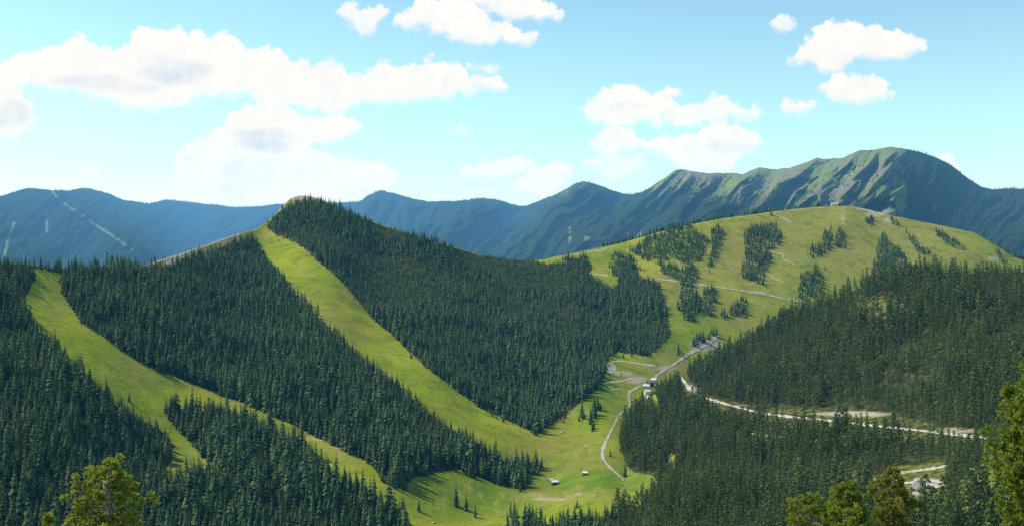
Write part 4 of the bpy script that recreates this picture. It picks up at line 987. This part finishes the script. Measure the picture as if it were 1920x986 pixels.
for cx_, cy_, rx_, ry_, st in [(180,155,90,16,.6),(330,135,75,26,.9),(250,165,60,12,.7),(20,215,40,26,1.),(490,262,62,24,1.),(520,275,30,16,.8),(470,320,60,35,.5),(440,360,30,40,.6),(580,130,60,25,.25),(1375,275,50,14,.6),(1180,200,40,10,.4),(1580,105,60,10,.3),(300,110,50,14,.35),(680,370,40,22,.5)]:
    ex = k.math('DIVIDE', k.math('SUBTRACT', X, cx_), rx_); ey = k.math('DIVIDE', k.math('SUBTRACT', Yv, cy_), ry_)
    d2 = k.math('ADD', k.math('MULTIPLY', ex, ex), k.math('MULTIPLY', ey, ey))
    e_ = k.math('MULTIPLY', k.mapr(d2, 1.5, 0.), st); shade = e_ if shade is None else k.math('MAXIMUM', shade, e_)
shade = k.math('MULTIPLY', shade, k.mapr(nA.outputs[0], .30, .66, .25, 1.0))
shade = k.math('MAXIMUM', shade, k.math('MULTIPLY', under, k.mapr(nB.outputs[0], .42, .70, 0, .30)))
shade = k.math('MAXIMUM', shade, k.mapr(L1, .42, .70, 0, .12))
cc = k.mix(shade, (.985, .99, .96), (.62, .73, .90))
cc = k.mix(k.mapr(nC.outputs[0], .45, .75, 0, .22), cc, (.90, .93, .93))
lowsky = k.mapr(v, .17, .0)
cc = k.mix(1.0, cc, k.mix(lowsky, (1.06, 1.05, 1.05), (1.13, 1.13, 1.04)), 'MULTIPLY')
skyc = k.mix(1.0, skyc, k.mix(lowsky, (1.06, 1.12, 1.12), (.84, .98, 1.0)), 'MULTIPLY')
bg1 = k.n('ShaderNodeBackground'); k.l(skyc, bg1.inputs[0]); bg1.inputs[1].default_value = .15
bg2 = k.n('ShaderNodeBackground'); k.l(cc, bg2.inputs[0]); bg2.inputs[1].default_value = 1.0
mxs = k.n('ShaderNodeMixShader'); k.l(alpha, mxs.inputs[0]); k.l(bg1.outputs[0], mxs.inputs[1]); k.l(bg2.outputs[0], mxs.inputs[2])
k.l(mxs.outputs[0], wout.inputs[0])
W.cycles.sampling_method = 'MANUAL'; W.cycles.sample_map_resolution = 512

for nm, ext, glow, y0, y1, zt in (('near', (1.2e-5, 2.4e-5, 4.5e-5), (.2e-5, 1.1e-5, 2.4e-5), -300, 2795, 420), ('mid', (4e-5, 6e-5, 9e-5), (1.9e-5, 5.4e-5, 9.6e-5), 2800, 4895, 420), ('far', (4e-5, 7e-5, 1.2e-4), (2.2e-5, 7.6e-5, 1.75e-4), 4900, 8200, 420)):
    m, nt, out = M('valley_haze_glow_' + nm); k = NT(nt)
    va = k.n('ShaderNodeVolumeAbsorption'); D = max(ext) * 1.05; va.inputs['Density'].default_value = D; va.inputs['Color'].default_value = (*[1 - e / D for e in ext], 1)
    ve = k.n('ShaderNodeEmission'); G = max(glow); ve.inputs['Color'].default_value = (*[g_ / G for g_ in glow], 1); ve.inputs['Strength'].default_value = G  # haze glows by itself in place of sunlight scattered in the air
    ad = k.n('ShaderNodeAddShader'); k.l(va.outputs[0], ad.inputs[0]); k.l(ve.outputs[0], ad.inputs[1]); k.l(ad.outputs[0], out.inputs['Volume'])
    b = MB(); box(b, -9000, 9000, y0, y1, -600, zt)
    o = obj('sky_haze_glow', b.mesh('sky_haze_glow', m, False)); o['kind'] = 'structure'

cy = SC.cycles
cy.use_denoising = False
try: cy.denoiser = 'OPENIMAGEDENOISE'; cy.denoising_input_passes = 'RGB_ALBEDO_NORMAL'
except Exception: pass
cy.max_bounces = 5; cy.diffuse_bounces = 2; cy.transmission_bounces = 2; cy.glossy_bounces = 1; cy.volume_bounces = 0; cy.transparent_max_bounces = 4
cy.use_adaptive_sampling = True; cy.adaptive_threshold = .02
cy.caustics_reflective = False; cy.caustics_refractive = False
SC.view_settings.view_transform = 'Standard'; SC.view_settings.look = 'None'; SC.view_settings.exposure = 0; SC.view_settings.gamma = 1
